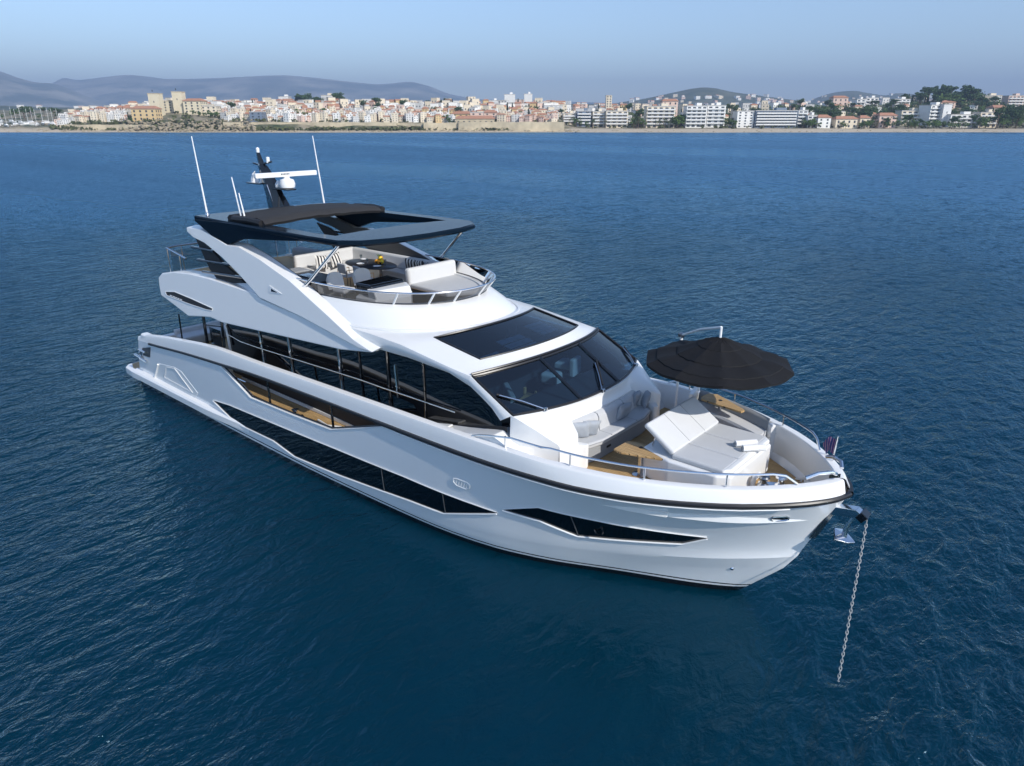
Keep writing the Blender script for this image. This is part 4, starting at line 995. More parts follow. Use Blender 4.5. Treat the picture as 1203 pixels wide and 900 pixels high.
# dining table
tb = empty('dining_table', (10.6, 0.95, FZ)); tag(tb, 'dark oval dining table with the oranges on it, under the flybridge hardtop', 'table')
tp = MB().lathe([(0.0, 0.70), (0.58, 0.70), (0.62, 0.72), (0.62, 0.745), (0.58, 0.765), (0.0, 0.765)], (0, 0, 0), 32); tp.v = [V3(p.x*1.75, p.y, p.z) for p in tp.v]; tp.build('tabletop', M['marble'], tb)
for x in (-0.5, 0.5): MB().lathe([(0.22, 0), (0.22, 0.02), (0.05, 0.05), (0.05, 0.70), (0.15, 0.71)], (x, 0, 0), 12).build('leg', M['darksteel'], tb)
def dining_chair(x, y, rz):
    root = empty('dining_chair', (x, y, FZ), rz)
    MB().box((0, 0, 0.45), (0.46, 0.46, 0.07), bev=0.03, seg=3).build('seat', M['cushion2'], root, smooth=50)
    MB().box((-0.22, 0, 0.70), (0.06, 0.44, 0.34), Matrix.Rotation(-0.15, 4, 'Y'), bev=0.03, seg=3).build('backrest', M['cushion'], root, smooth=50)
    for sx in (-0.2, 0.2):
        for sy in (-0.2, 0.2): MB().tube([V3(sx*1.1, sy*1.1, 0), V3(sx, sy, 0.44)], 0.014, 6).build('leg', M['darksteel'], root)
    for sy in (-0.24, 0.24): MB().tube([V3(0.22, sy, 0.43), V3(0.22, sy, 0.64), V3(-0.22, sy, 0.66), V3(-0.24, sy, 0.46)], 0.014, 6).build('armrest', M['wood'], root)
    return root
dc1 = dining_chair(10.35, 0.22, pi/2); tag(dc1, 'pale dining chair tucked against the near side of the dark table, nearer the aft sofa', 'chair', 'dining chairs on the flybridge')
dc2 = copy_tree(dc1); dc2.location = (11.15, 0.22, FZ); dc2.rotation_euler.z = pi/2 - 0.15; tag(dc2, 'pale dining chair tucked against the near side of the dark table, nearer the oranges', 'chair')
# place settings
for k, (x, y) in enumerate(((9.95, 1.2), (10.5, 0.62), (11.25, 0.7))):
    pl_ = MB().lathe([(0.0, 0.008), (0.08, 0.01), (0.13, 0.025), (0.13, 0.03), (0.08, 0.016), (0.0, 0.014)], (x, y, 5.567), 18).build('plate', M['whiteplastic'])
    tag(pl_, ['white plate at the aft end of the dark dining table', 'white plate on the near long side of the dark dining table', 'white plate at the forward end of the dark dining table'][k], 'plate', 'plates on the dining table')
for k, (x, y) in enumerate(((10.05, 1.0), (10.75, 0.70), (11.35, 0.95))):
    g_ = MB().lathe([(0.035, 0), (0.035, 0.005), (0.006, 0.012), (0.006, 0.09), (0.035, 0.12), (0.042, 0.17), (0.036, 0.21), (0.038, 0.17)], (x, y, 5.567), 12).build('wine_glass', M['clear'])
    tag(g_, ['stemmed glass beside the aft plate on the dark dining table', 'stemmed glass beside the near side plate on the dark dining table', 'stemmed glass beside the forward plate on the dark dining table'][k], 'glass', 'glasses on the dining table')
# fruit bowl
bw = empty('fruit_bowl', (10.95, 1.05, 5.567)); tag(bw, 'bowl heaped with oranges and lemons on the dark dining table', 'fruit bowl')
MB().lathe([(0.06, 0), (0.09, 0.01), (0.16, 0.07), (0.17, 0.09), (0.15, 0.085), (0.08, 0.02), (0, 0.02)], (0, 0, 0), 18).build('bowl', M['darksteel'], bw)
random.seed(3)
for k in range(9):
    a = 2*pi*k/6; r_ = 0.10 if k < 6 else 0.05; z = 0.09 if k < 6 else 0.19
    pr = [(0.068*sin(pi*t/8), -0.068*cos(pi*t/8)) for t in range(9)]
    MB().lathe(pr, (r_*cos(a), r_*sin(a), z), 12).build('orange' if k % 3 else 'lemon', M['orange' if k % 3 else 'lemon'], bw)
for k in range(7):
    a = k*0.9; MB().add([V3(0, 0, 0.2), V3(0.05*cos(a), 0.05*sin(a), 0.28), V3(0.12*cos(a+0.2), 0.12*sin(a+0.2), 0.33), V3(0.06*cos(a+0.5), 0.06*sin(a+0.5), 0.27)], [(0, 1, 2, 3)]).build('leaf', M['leaf'], bw)
# striped cushions
def stripe_mat():
    m, t, b = nodes('striped_fabric'); tc = t.nodes.new('ShaderNodeTexCoord'); sp = t.nodes.new('ShaderNodeSeparateXYZ'); t.links.new(tc.outputs['Object'], sp.inputs[0])
    a = t.nodes.new('ShaderNodeMath'); a.operation = 'ADD'; a.inputs[1].default_value = 5.0
    md = t.nodes.new('ShaderNodeMath'); md.operation = 'MODULO'; md.inputs[1].default_value = 0.115
    lt = t.nodes.new('ShaderNodeMath'); lt.operation = 'LESS_THAN'; lt.inputs[1].default_value = 0.055
    t.links.new(sp.outputs['X'], a.inputs[0]); t.links.new(a.outputs[0], md.inputs[0]); t.links.new(md.outputs[0], lt.inputs[0])
    mx = t.nodes.new('ShaderNodeMix'); mx.data_type = 'RGBA'; mx.inputs[6].default_value = (0.75, 0.73, 0.69, 1); mx.inputs[7].default_value = (0.02, 0.022, 0.03, 1)
    t.links.new(lt.outputs[0], mx.inputs[0]); t.links.new(mx.outputs[2], b.inputs['Base Color']); b.inputs['Roughness'].default_value = 0.9
    return m
M['stripe'] = stripe_mat()
PM = pillow_mesh(0.46, 0.46, 0.16)
def pillow(loc, rz, tilt, roll, mat, label, group, w=1.0):
    o = MB(); o.join(PM); o = o.build('scatter_cushion', mat, None, smooth=70, merge=0.003)
    o.location = loc; o.rotation_mode = 'XYZ'
    o.rotation_euler = (Matrix.Rotation(rz, 3, 'Z') @ Matrix.Rotation(tilt, 3, 'X') @ Matrix.Rotation(roll, 3, 'Y')).to_euler(); o.scale = (w, 1, 1)
    tag(o, label, 'cushion', group); return o
SG = 'striped cushions on the flybridge sofa'
pillow((8.72, 0.35, 5.45), pi/2, -0.35, 0.15, M['stripe'], 'striped cushion nearest the wet bar, on the aft end of the flybridge sofa', SG)
pillow((8.70, 0.95, 5.45), pi/2, -0.35, -0.1, M['stripe'], 'striped cushion second from the wet bar, just behind the dining table', SG)
pillow((11.35, 2.02, 5.45), 0.2, 0.35, 0.1, M['stripe'], 'striped cushion nearest the oranges, on the port side of the flybridge sofa', SG)
pillow((11.85, 2.0, 5.45), 0.0, 0.35, -0.1, M['stripe'], 'middle one of the striped cushions between the oranges and the sun pad', SG)
pillow((12.5, 1.85, 5.45), -0.5, 0.3, 0.1, M['stripe'], 'striped cushion right behind the raised back of the flybridge sun pad', SG)

# ---------------------------------------------------------------- loose things on the fore deck
FG = 'pale cushions on the fore deck sofa'
pillow((20.66, -1.22, 3.29), 0.85, 0.28, 0.0, M['pillow'], 'blue grey cushion leaning on the sunlit arm of the fore deck sofa', FG)
pillow((20.76, -0.98, 3.29), 0.95, 0.36, 0.1, M['pillow'], 'blue grey cushion in front of the one leaning on the sunlit sofa arm', FG)
pillow((20.78, 0.42, 3.27), pi/2, 0.30, 0.12, M['pillow'], 'wide pale cushion leaning alone against the middle of the shaded sofa back', FG, 1.2)
pillow((20.58, 1.30, 3.28), pi/2 + 0.25, 0.3, 0.0, M['pillow'], 'larger grey cushion in the shaded port corner of the fore deck sofa', FG)
pillow((20.72, 1.52, 3.28), -0.7, -0.30, 0.0, M['pillow'], 'grey cushion at the far port end of the sofa, half behind its neighbour', FG)
# rolled towels
def towel(loc, rz, label):
    mb = MB(); n = 14; rows = []
    for i in range(n+1):
        x = -0.24 + 0.48*i/n; rows.append([V3(x, (0.075 + 0.006*sin(11*x + 3*k))*cos(2*pi*k/14), 0.075 + (0.072 + 0.005*sin(9*x+2*k))*sin(2*pi*k/14)) for k in range(14)])
    mb.grid(rows, close_u=True); mb.f += [tuple(range(14))[::-1], tuple(n*14+k for k in range(14))]; mb.mi += [0, 0]
    root = empty('rolled_towel', loc, rz); mb.build('roll', M['towel'], root, smooth=50)
    sp = [V3(-0.245, (0.01 + 0.0045*t)*cos(t*0.9), 0.075 + (0.01 + 0.0045*t)*sin(t*0.9)) for t in range(15)]
    MB().tube(sp, 0.006, 4).build('spiral_edge', M['greycushion'], root)
    tag(root, label, 'towel', 'rolled towels on the sun pad'); return root
p1 = at(876, 524, 'z', 3.37)
towel((p1.x, p1.y, 3.365), AZ - pi/2 + 0.12, 'rolled white towel on the sun pad, the one further from the starboard rail')
p2 = at(884, 529, 'z', 3.37)
towel((p2.x + 0.03, p2.y - 0.02, 3.365), AZ - pi/2 + 0.05, 'rolled white towel on the sun pad, the one nearer the starboard rail')
# teak tables on pedestals
def deck_table(pxs, z, leg_px, label):
    P_ = [at(x, y, 'z', z) for x, y in pxs]; c = sum(P_, Vector())/len(P_)
    lg = at(*leg_px, 'z', z); root = empty('deck_table', (lg.x, lg.y, 2.56))
    off = Vector((lg.x, lg.y, 2.56))
    MB().prism([p - off - V3(0, 0, 0.05) for p in P_], (0, 0, 0.05), bev=0.012).build('tabletop', M['teak'], root, smooth=30)
    l = MB().lathe([(0.16, 0), (0.16, 0.02), (0.05, 0.05), (0.045, z-2.62), (0.10, z-2.615)], (0, 0, 0), 14); l.build('leg', M['steel'], root)
    MB().lathe([(0.045, 0), (0.045, 0.01), (0, 0.012)], (0, 0, z - 2.56), 10).build('cap', M['blackmatt'], root)
    return tag(root, label, 'table', 'teak tables beside the sun pad')
deck_table([(737, 518), (748, 519), (789, 533), (794, 536), (790, 541), (752, 535), (728, 531), (721, 527)], 3.22, (753, 526), 'pointed teak table on a steel leg between the sofa and the near rail')
deck_table([(824, 465.5), (832, 462), (843, 463), (873, 480), (875, 482), (871, 483.5), (840, 474), (824, 468.5)], 3.45, (846.5, 470.5), 'pointed teak table on a steel leg in front of the port bench')
# bow flag
fl = empty('bow_flag', (25.62, 0.70, 3.40)); tag(fl, 'small red, white and blue flag hanging limp from a short staff on the port bow', 'flag')
MB().tube([V3(0, 0, -0.02), V3(0.04, 0.0, 0.56)], 0.018, 8).build('flag_staff', M['steel'], fl)
def flag_mat():
    m, t, b = nodes('flag_cloth'); tc = t.nodes.new('ShaderNodeTexCoord'); wv = t.nodes.new('ShaderNodeTexWave'); wv.inputs['Scale'].default_value = 3.2; wv.inputs['Distortion'].default_value = 1.5
    t.links.new(tc.outputs['Object'], wv.inputs[0]); cr = t.nodes.new('ShaderNodeValToRGB'); cr.color_ramp.interpolation = 'CONSTANT'
    e = cr.color_ramp.elements; e[0].color = (0.03, 0.035, 0.13, 1); e[1].position = 0.45; e[1].color = (0.55, 0.50, 0.55, 1); q = e.new(0.6); q.color = (0.30, 0.03, 0.06, 1); q = e.new(0.8); q.color = (0.04, 0.04, 0.15, 1)
    t.links.new(wv.outputs['Fac'], cr.inputs[0]); t.links.new(cr.outputs[0], b.inputs['Base Color']); b.inputs['Roughness'].default_value = 0.9; return m
rows = []
for i in range(13):
    u = i/12; rows.append([V3(0.055 - 0.04*v - 0.34*u*(1-0.35*v), 0.07*sin(6*u + 2*v)*u + 0.30*u*0.6, 0.52 - 0.34*v*(1-0.25*u) - 0.26*u*u - 0.05*sin(7*u)) for v in [k/8 for k in range(9)]])
MB().grid(rows).build('flag_cloth', flag_mat(), fl, smooth=70)
# black parasol on a cantilever pole
PCX, PCY, PRZ = 22.72, 1.18, 4.86
pr = empty('parasol', (21.24, 2.22, 2.56)); tag(pr, 'big black parasol open over the port side of the fore deck', 'parasol')
off = Vector((21.24, 2.22, 2.56)); c0 = Vector((PCX, PCY, PRZ)) - off
NR = 10; RR = 1.66; rows = []
rings = [(0.02, 0.50), (0.25, 0.44), (0.5, 0.345), (0.51, 0.325), (0.75, 0.235), (0.95, 0.155), (0.96, 0.13), (1.2, 0.10), (1.42, 0.045), (1.43, 0.02), (1.66, -0.06), (1.66, -0.12), (1.64, -0.06)]
for r_, z in rings:
    row = []
    for k in range(NR*6):
        a = 2*pi*k/(NR*6) + 0.2; s_ = (k % 6)/6.0; ch_ = cos(pi/NR)/cos((s_-0.5)*2*pi/NR)
        rad = r_*(0.25*1 + 0.75*ch_) if r_ > 0.3 else r_
        sag = 0.05*r_/RR*sin(pi*s_) + 0.010*sin(23*a + 9*r_)*(1 if r_ < 1.5 else 0.3)
        row.append(c0 + V3(rad*cos(a), rad*sin(a), z - sag))
    rows.append(row)
MB().grid(rows, close_u=True).build('canopy', M['parasolcloth'], pr, smooth=25)
for k in range(NR):
    a = 2*pi*k/NR + 0.2
    MB().tube([c0 + V3(0.05*cos(a), 0.05*sin(a), 0.40), c0 + V3(0.8*cos(a), 0.8*sin(a), 0.15), c0 + V3(1.62*cos(a), 1.62*sin(a), -0.13)], 0.012, 5).build('rib', M['blackmatt'], pr)
top = c0 + V3(0, 0, 0.50); pole_top = V3(0, 0, 4.90 - 2.56)
MB().tube([V3(0, 0, 0), V3(0, 0, 2.0), pole_top], 0.035, 10).build('pole', M['whiteplastic'], pr)
MB().tube([pole_top, pole_top.lerp(top + V3(0, 0, 0.22), 0.5) + V3(0, 0, 0.06), top + V3(0, 0, 0.24)], 0.028, 8).build('arm', M['whiteplastic'], pr)
MB().tube([top + V3(0, 0, 0.25), top + V3(0, 0, -0.05)], 0.03, 8).build('hub', M['whiteplastic'], pr)
MB().box(pole_top, (0.16, 0.12, 0.12), bev=0.03).build('arm_joint', M['darksteel'], pr)
# anchor and chain
an = empty('anchor', (26.30, 0.0, 2.17)); tag(an, 'polished steel anchor hanging just below the bow roller', 'anchor')
MB().prism([V3(-0.26, -0.02, 0.10), V3(-0.16, -0.26, 0.0), V3(0.05, -0.12, -0.06), V3(0.16, 0, -0.06), V3(0.05, 0.12, -0.06), V3(-0.16, 0.26, 0.0), V3(-0.26, 0.02, 0.10)], (0.02, 0, 0.05), bev=0.012).build('fluke', M['steel'], an)
MB().tube([V3(-0.05, 0, 0.0), V3(-0.04, 0, 0.25), V3(0.05, 0, 0.48), V3(0.11, 0, 0.62)], [0.06, 0.045, 0.035, 0.03], 8).build('shank', M['steel'], an)
A = Vector((26.60, 0.0, 2.70)); B = at(984, 806, 'z', 0.0); B.z = -0.25
chn = empty('anchor_chain', tuple(A)); tag(chn, 'galvanised anchor chain running from the bow roller down into the water', 'chain')
d = (B - A); L = d.length; t_ = d.normalized(); u_ = t_.cross(V3(0, 0, 1)).normalized(); w_ = t_.cross(u_)
ln = 0.095; nl = int(L/(ln*0.72)); cm = MB()
for k in range(nl):
    c = t_*(ln*0.72*(k+0.5)); a_, b_ = (u_, w_) if k % 2 else (w_, u_)
    pts = []
    for q in range(11):
        an_ = 2*pi*q/10; pts.append(c + t_*(ln*0.5*cos(an_)) + a_*(0.022*sin(an_)))
    cm.tube(pts, 0.0085, 5, caps=False)
ck = cm.build('chain_links', P('galvanised_chain', (0.45, 0.45, 0.44), 0.5, metal=0.4), chn, smooth=60)
# ---------------------------------------------------------------- the coast: land, hills, town
CP, SP = cos(PITCH), sin(PITCH)
def gp(px, d, z=0.0):
    """world point on the sight line column px of the photograph, d metres ahead of the camera, at height z"""
    dep = d*CP + (CAM.z - z)*SP; lat = (px - 601.5)/F_PX*dep
    p = CAM + FWD*d + RGT*lat; return Vector((p.x, p.y, z))
def zp(d, py):
    """height that shows at picture row py, d metres ahead"""
    k = (450.0 - py)/F_PX          # v = k*dep ; v=(z-h)*CP + d*SP ; dep=d*CP-(z-h)*SP
    return CAM.z + d*(k*CP - SP)/(CP + k*SP)
def px_w(npx, d): return npx/F_PX*d*CP
castle = lambda px: math.exp(-((px-212)/48.0)**2)
hillr = lambda px: math.exp(-((px-1125)/110.0)**2)
left_d = curve([(0, 0.6), (10, 1.6), (22, 7.0), (60, 9.5), (150, 15), (300, 22), (420, 25), (650, 28), (1200, 31)])
far_left_d = curve([(0, 0.4), (10, 2.2), (30, 2.6), (80, 6), (150, 11), (300, 18), (650, 24), (1200, 28)])
right_d = curve([(0, 0.3), (22, 2.2), (45, 3.0), (90, 5.5), (170, 10), (300, 16), (450, 20), (700, 24), (1200, 28)])
def shore(px): return 606 + 6*sin(px*0.013) + 3*sin(px*0.05 + 1)
def smooth01(x): x = max(0, min(1, x)); return x*x*(3-2*x)
def terr(px, d):
    t = d - shore(px)
    if t < 0: return max(-2.0, t*0.06)
    wl = smooth01((px-60)/50); wr = smooth01((px-640)/50)
    z = far_left_d(t)*(1-wl) + (left_d(t)*(1-wr) + right_d(t)*wr)*wl
    z += 5.0*castle(px)*smooth01((t-30)/60)*(1-smooth01((t-140)/120))
    z += 14*hillr(px)*smooth01((t-120)/250) + 4*wr*smooth01((t-100)/200)*math.exp(-((px-950)/90.0)**2)
    return z
def land_mat():
    m, t, b = nodes('coast_ground'); geo = t.nodes.new('ShaderNodeNewGeometry'); sp = t.nodes.new('ShaderNodeSeparateXYZ'); t.links.new(geo.outputs['Position'], sp.inputs[0])
    n = t.nodes.new('ShaderNodeTexNoise'); n.inputs['Scale'].default_value = 0.06; n.inputs['Detail'].default_value = 6; t.links.new(geo.outputs['Position'], n.inputs['Vector'])
    cr = t.nodes.new('ShaderNodeValToRGB'); e = cr.color_ramp.elements; e[0].position = 0.38; e[0].color = (0.035, 0.055, 0.02, 1); e[1].position = 0.62; e[1].color = (0.30, 0.25, 0.17, 1)
    t.links.new(n.outputs['Fac'], cr.inputs[0])
    sr = t.nodes.new('ShaderNodeMapRange'); sr.inputs['From Min'].default_value = 2.0; sr.inputs['From Max'].default_value = 3.2; t.links.new(sp.outputs['Z'], sr.inputs['Value'])
    mx = t.nodes.new('ShaderNodeMix'); mx.data_type = 'RGBA'; mx.inputs[6].default_value = (0.46, 0.39, 0.29, 1); t.links.new(sr.outputs[0], mx.inputs[0]); t.links.new(cr.outputs[0], mx.inputs[7])
    t.links.new(mx.outputs[2], b.inputs['Base Color']); b.inputs['Roughness'].default_value = 0.95; return m
ts = [-12, 0, 5, 10, 16, 22, 30, 45, 60, 90, 120, 150, 200, 260, 320, 400, 500, 650, 900, 1300, 2000]
pxs = [-700 + 15*i for i in range(174)]
mb = MB().grid([[gp(px, shore(px) + t, terr(px, shore(px) + t)) for t in ts] for px in pxs])
tag(mb.build('coast_land', land_mat(), smooth=60), kind='structure')
# hills and mountains
def hill_mat(name, c1, c2, scale):
    m, t, b = nodes(name); geo = t.nodes.new('ShaderNodeNewGeometry')
    n = t.nodes.new('ShaderNodeTexNoise'); n.inputs['Scale'].default_value = scale; n.inputs['Detail'].default_value = 8; n.inputs['Roughness'].default_value = 0.65; t.links.new(geo.outputs['Position'], n.inputs['Vector'])
    cr = t.nodes.new('ShaderNodeValToRGB'); e = cr.color_ramp.elements; e[0].position = 0.4; e[0].color = (*c1, 1); e[1].position = 0.62; e[1].color = (*c2, 1)
    t.links.new(n.outputs['Fac'], cr.inputs[0]); t.links.new(cr.outputs[0], b.inputs['Base Color']); b.inputs['Roughness'].default_value = 1.0; return m
HILLS = []
def ridge(name, prof, d, depth, mat, seed, rough=0.04):
    random.seed(seed); f = curve(prof); x0, x1 = prof[0][0], prof[-1][0]; n = 110; rows = []
    ph = [random.uniform(0, 6) for _ in range(8)]
    for i in range(n+1):
        px = x0 + (x1-x0)*i/n; zr = zp(d, f(px)); row = []
        for k in range(13):
            u = k/10.0
            dd = d - depth*(1-u) if u <= 1 else d + depth*0.6*(u-1)*3
            h = zr*(smooth01(u)*0.65 + 0.35*u) if u <= 1 else zr*(1 - (u-1)*4.2)
            nz = sum(sin(px*0.03*(2**q)*0.9 + ph[q] + u*5*(q+1))/(1.5**q) for q in range(5))
            if 0 < u < 1: h += zr*rough*nz*u*(1.2-u); dd += depth*0.03*nz
            row.append(gp(px, dd, max(h, -3) if k else -3))
        rows.append(row)
    g = MB().grid(rows)
    if name == 'hill': HILLS.append(BVHTree.FromPolygons([tuple(v) for v in g.v], g.f))
    return tag(g.build(name, mat, smooth=70), kind='structure')
HM = hill_mat('mountain_ground', (0.035, 0.06, 0.04), (0.30, 0.28, 0.22), 0.0018)
HG = hill_mat('wooded_hill', (0.025, 0.045, 0.02), (0.10, 0.105, 0.06), 0.012)
ridge('mountain', [(-500, 70), (-250, 66), (-80, 72), (0, 84), (20, 91), (45, 97), (62, 98), (80, 104), (110, 116), (140, 127), (170, 138)], 7200, 2400, HM, 1)
ridge('mountain', [(20, 126), (45, 108), (65, 96), (75, 91.5), (90, 94), (120, 91), (150, 88), (165, 89), (200, 93), (250, 92), (290, 90), (330, 88.5), (365, 91), (420, 97), (445, 99), (470, 97), (480, 96), (500, 100), (530, 111), (560, 116), (600, 120), (680, 128), (760, 138)], 9600, 3000, HM, 2)
ridge('mountain', [(380, 128), (520, 116), (640, 119), (720, 121), (900, 126), (1100, 124), (1300, 120), (1600, 118), (1800, 130)], 8600, 1800, HM, 3)
ridge('hill', [(690, 132), (720, 122), (757, 116), (790, 109), (815, 104), (826, 102.8), (838, 103.5), (860, 108), (890, 112), (920, 116), (960, 121), (1000, 131)], 3300, 900, HG, 4)
ridge('hill', [(930, 128), (965, 113), (985, 108), (1003, 106.8), (1018, 109), (1040, 112), (1055, 109.5), (1075, 111), (1110, 116), (1150, 118), (1203, 116), (1300, 112), (1400, 122)], 4300, 900, HG, 5)
ridge('hill', [(-300, 120), (-100, 122), (0, 124), (60, 126), (150, 127), (300, 124), (420, 124), (560, 123), (680, 122), (760, 128), (820, 134)], 2300, 500, HG, 6)

WALLS = [('cream', (0.74, 0.64, 0.49)), ('white', (0.80, 0.78, 0.74)), ('pale pink', (0.70, 0.52, 0.43)), ('ochre', (0.66, 0.48, 0.25)), ('pale grey', (0.58, 0.57, 0.55))]
WM = {n: P(n.replace(' ', '_') + '_render', c, 0.9, var=0.10, vscale=0.5) for n, c in WALLS}
M['tile'] = P('terracotta_tiles', (0.42, 0.21, 0.13), 0.9, var=0.25, vscale=1.2)
M['flatroof'] = P('pale_flat_roof', (0.48, 0.46, 0.43), 0.9, var=0.15, vscale=0.4)
M['shutter'] = P('dark_window', (0.05, 0.06, 0.075), 0.25)
M['towerstone'] = P('pale_tower_stone', (0.66, 0.58, 0.42), 0.95, var=0.12, vscale=0.3)
M['stone'] = P('old_stone', (0.50, 0.42, 0.29), 0.95, var=0.42, vscale=0.22, bump=0.8, bscale=0.8)
M['paleconc'] = P('balcony_white', (0.72, 0.71, 0.69), 0.8, var=0.05, vscale=0.4)
M['bluegrey'] = P('blue_grey_facade', (0.16, 0.20, 0.26), 0.6, var=0.1, vscale=0.5)
def gable(w, d, h, rise, over=0.4, hip=0.0):
    x, y = w/2 + over, d/2 + over
    return MB().add([(-x, -y, h), (x, -y, h), (x, y, h), (-x, y, h), (-x + hip, 0, h + rise), (x - hip, 0, h + rise), (-x, -y, h-0.25), (x, -y, h-0.25), (x, y, h-0.25), (-x, y, h-0.25)],
                    [(0, 1, 5, 4), (2, 3, 4, 5), (1, 2, 5), (3, 0, 4), (6, 7, 1, 0), (7, 8, 2, 1), (8, 9, 3, 2), (9, 6, 0, 3), (9, 8, 7, 6)])
def windows(root, w, d, floors, fh, n, side=True, ww=1.0, wh=1.5, z0=1.0, mat='shutter'):
    wb = MB().box((0, 0, 0), (ww, 0.12, wh)); proto = None; sp = w/n
    def put(x, y, z, rz):
        nonlocal proto
        if proto is None: proto = wb.build('window', M[mat], root, smooth=0); o = proto
        else: o = proto.copy(); COL.objects.link(o); o.parent = root
        o.location = (x, y, z); o.rotation_euler = (0, 0, rz)
    for f in range(floors):
        for i in range(n): put(-w/2 + sp*(i+0.5), -d/2 - 0.02, z0 + f*fh + wh/2, 0)
        if side:
            m = max(1, int(d/4))
            for i in range(m): put(w/2 + 0.02, -d/2 + d/m*(i+0.5), z0 + f*fh + wh/2, pi/2)
FACE = AZ - pi/2          # a facade turned with this angle looks at the camera
protos = []
random.seed(21)
def make_house(wall, roof, w, d, floors):
    root = empty('house'); h = floors*3.0 + 0.6
    MB().box((0, 0, h/2 - 3.0), (w, d, h + 6.0)).build('wall', WM[wall], root, smooth=0)
    if roof == 'tiled': gable(w, d, h + 0.02, 1.5, 0.4, random.choice((0.0, 2.2))).build('roof', M['tile'], root, smooth=0)
    else:
        MB().box((0, 0, h + 0.25), (w + 0.3, d + 0.3, 0.5)).build('roof', M['flatroof'], root, smooth=0)
        MB().box((w*0.2, d*0.1, h + 1.2), (2.4, 2.4, 1.5)).build('roof_hut', WM[wall], root, smooth=0)
    windows(root, w, d, floors, 3.0, max(2, int(w/3.2)))
    if roof == 'tiled': MB().box((w*0.25, 0.6, h + 1.5), (0.7, 0.7, 1.6)).build('chimney', WM[wall], root, smooth=0)
    return root
specs = [('cream', 'tiled', 8, 8, 2), ('white', 'flat', 9, 8, 3), ('pale pink', 'tiled', 7, 8, 3), ('ochre', 'tiled', 8, 9, 3), ('white', 'flat', 10, 9, 3), ('cream', 'flat', 9, 9, 4), ('pale grey', 'flat', 11, 9, 3), ('cream', 'tiled', 11, 8, 3), ('white', 'flat', 7, 7, 2), ('pale pink', 'flat', 9, 9, 3)]
HP = [(sp_, make_house(*sp_)) for sp_ in specs]
used = [False]*len(HP); HOUSES = 0
NW = {2: 'two', 3: 'three', 4: 'four'}
def put_house(i, px, d, zoff=0.0, rz=None, sc=1.0):
    global HOUSES
    sp_, pr_ = HP[i]; root = pr_ if not used[i] else copy_tree(pr_); used[i] = True
    root.location = gp(px, d, terr(px, d) + zoff); root.rotation_euler.z = (FACE + random.uniform(-0.45, 0.45)) if rz is None else rz; root.scale = (sc, sc, sc)
    tag(root, f"{'narrow ' if sp_[2] < 8 else 'wide ' if sp_[2] > 9 else ''}{sp_[0]} {NW[sp_[4]]} storey house with {'red tiled' if sp_[1] == 'tiled' else 'pale flat'} roof in the shore town", 'house', 'town houses behind the shore'); HOUSES += 1
wts = [5, 4, 3, 2, 4, 4, 2, 3, 4, 2]
blocked = []
def landmark(fn): return fn
def apartment(px0, px1, ytop, d, wall, floors, style, label, cat='apartment block', base=None, depth=12, rz=0.0, name='apartment_block', bays=None):
    pc = (px0+px1)/2; w = px_w(px1-px0, d); z0 = terr(pc, d) if base is None else zp(d, base); h = max(4.0, zp(d, ytop) - z0)
    root = empty(name, gp(pc, d, z0), FACE + rz); fh = h/floors; y = -depth/2
    wm = WM[wall] if wall in WM else M[wall]
    MB().box((0, 0, h/2 - 3), (w, depth, h + 6)).build('wall', wm, root, smooth=0)
    MB().box((0, 0, h + 0.3), (w + 0.5, depth + 0.5, 0.6)).build('roof', M['flatroof'] if 'stone' not in wall else M['stone'], root, smooth=0)
    n = bays or max(2, int(w/4.2))
    if style == 'balcony':
        MB().box((w*0.15, 0, h + 1.6), (w*0.25, depth*0.5, 2.2)).build('roof_hut', wm, root, smooth=0)
        pb = None
        for f in range(1, floors):
            m = MB(); z = f*fh
            m.box((0, y - 0.8, z), (w*0.96, 1.7, 0.22)); m.box((0, y - 1.6, z + 0.55), (w*0.96, 0.12, 0.95))
            m.build('balcony', M['paleconc'], root, smooth=0)
        windows(root, w, depth, floors, fh, n, True, min(2.6, w/n*0.68), fh*0.62, fh*0.16)
    elif style == 'plain':
        windows(root, w, depth, floors, fh, n, True, min(1.5, w/n*0.5), fh*0.5, fh*0.25)
    elif style == 'tiled':
        gable(w, depth, h + 0.62, 2.2, 0.6, 2.5).build('tiled_roof', M['tile'], root, smooth=0)
        windows(root, w, depth, floors, fh, n, True, min(1.4, w/n*0.5), fh*0.55, fh*0.22)
    elif style == 'bare':
        windows(root, w, depth, max(1, floors//3), h/max(1, floors//3), 1, False, 0.7, 1.5, h*0.6)
    blocked.append((px0, px1, d, depth))
    return tag(root, label, cat)
random.seed(5)
A_ = apartment
# old town
A_(180.2, 192.3, 110.5, 676, 'towerstone', 6, 'bare', 'left one of the two square medieval stone towers above the old town', 'tower', depth=9, name='stone_tower')
A_(207.3, 218.3, 108.5, 690, 'towerstone', 6, 'bare', 'right one of the two square medieval stone towers, rising out of the castle', 'tower', depth=9, name='stone_tower')
A_(196, 208, 119, 700, 'towerstone', 4, 'plain', 'stepped stone wing of the castle between the two square towers', 'castle', depth=14, name='castle_wing')
A_(221, 241, 119.5, 690, 'towerstone', 4, 'tiled', 'broad stone castle hall just right of the two square towers', 'castle', depth=16, name='castle_hall')
A_(240, 258, 125, 690, 'cream', 3, 'plain', 'low cream building joined to the right end of the castle hall', 'house', depth=12, name='town_hall')
A_(160, 188, 128.5, 650, 'ochre', 3, 'tiled', 'long orange roofed house in front of the left stone tower', 'house', depth=12, name='long_house')
A_(297, 311, 132, 640, 'bluegrey', 3, 'plain', 'blue grey modern block among the pale old town houses', 'building', depth=12, name='grey_block')
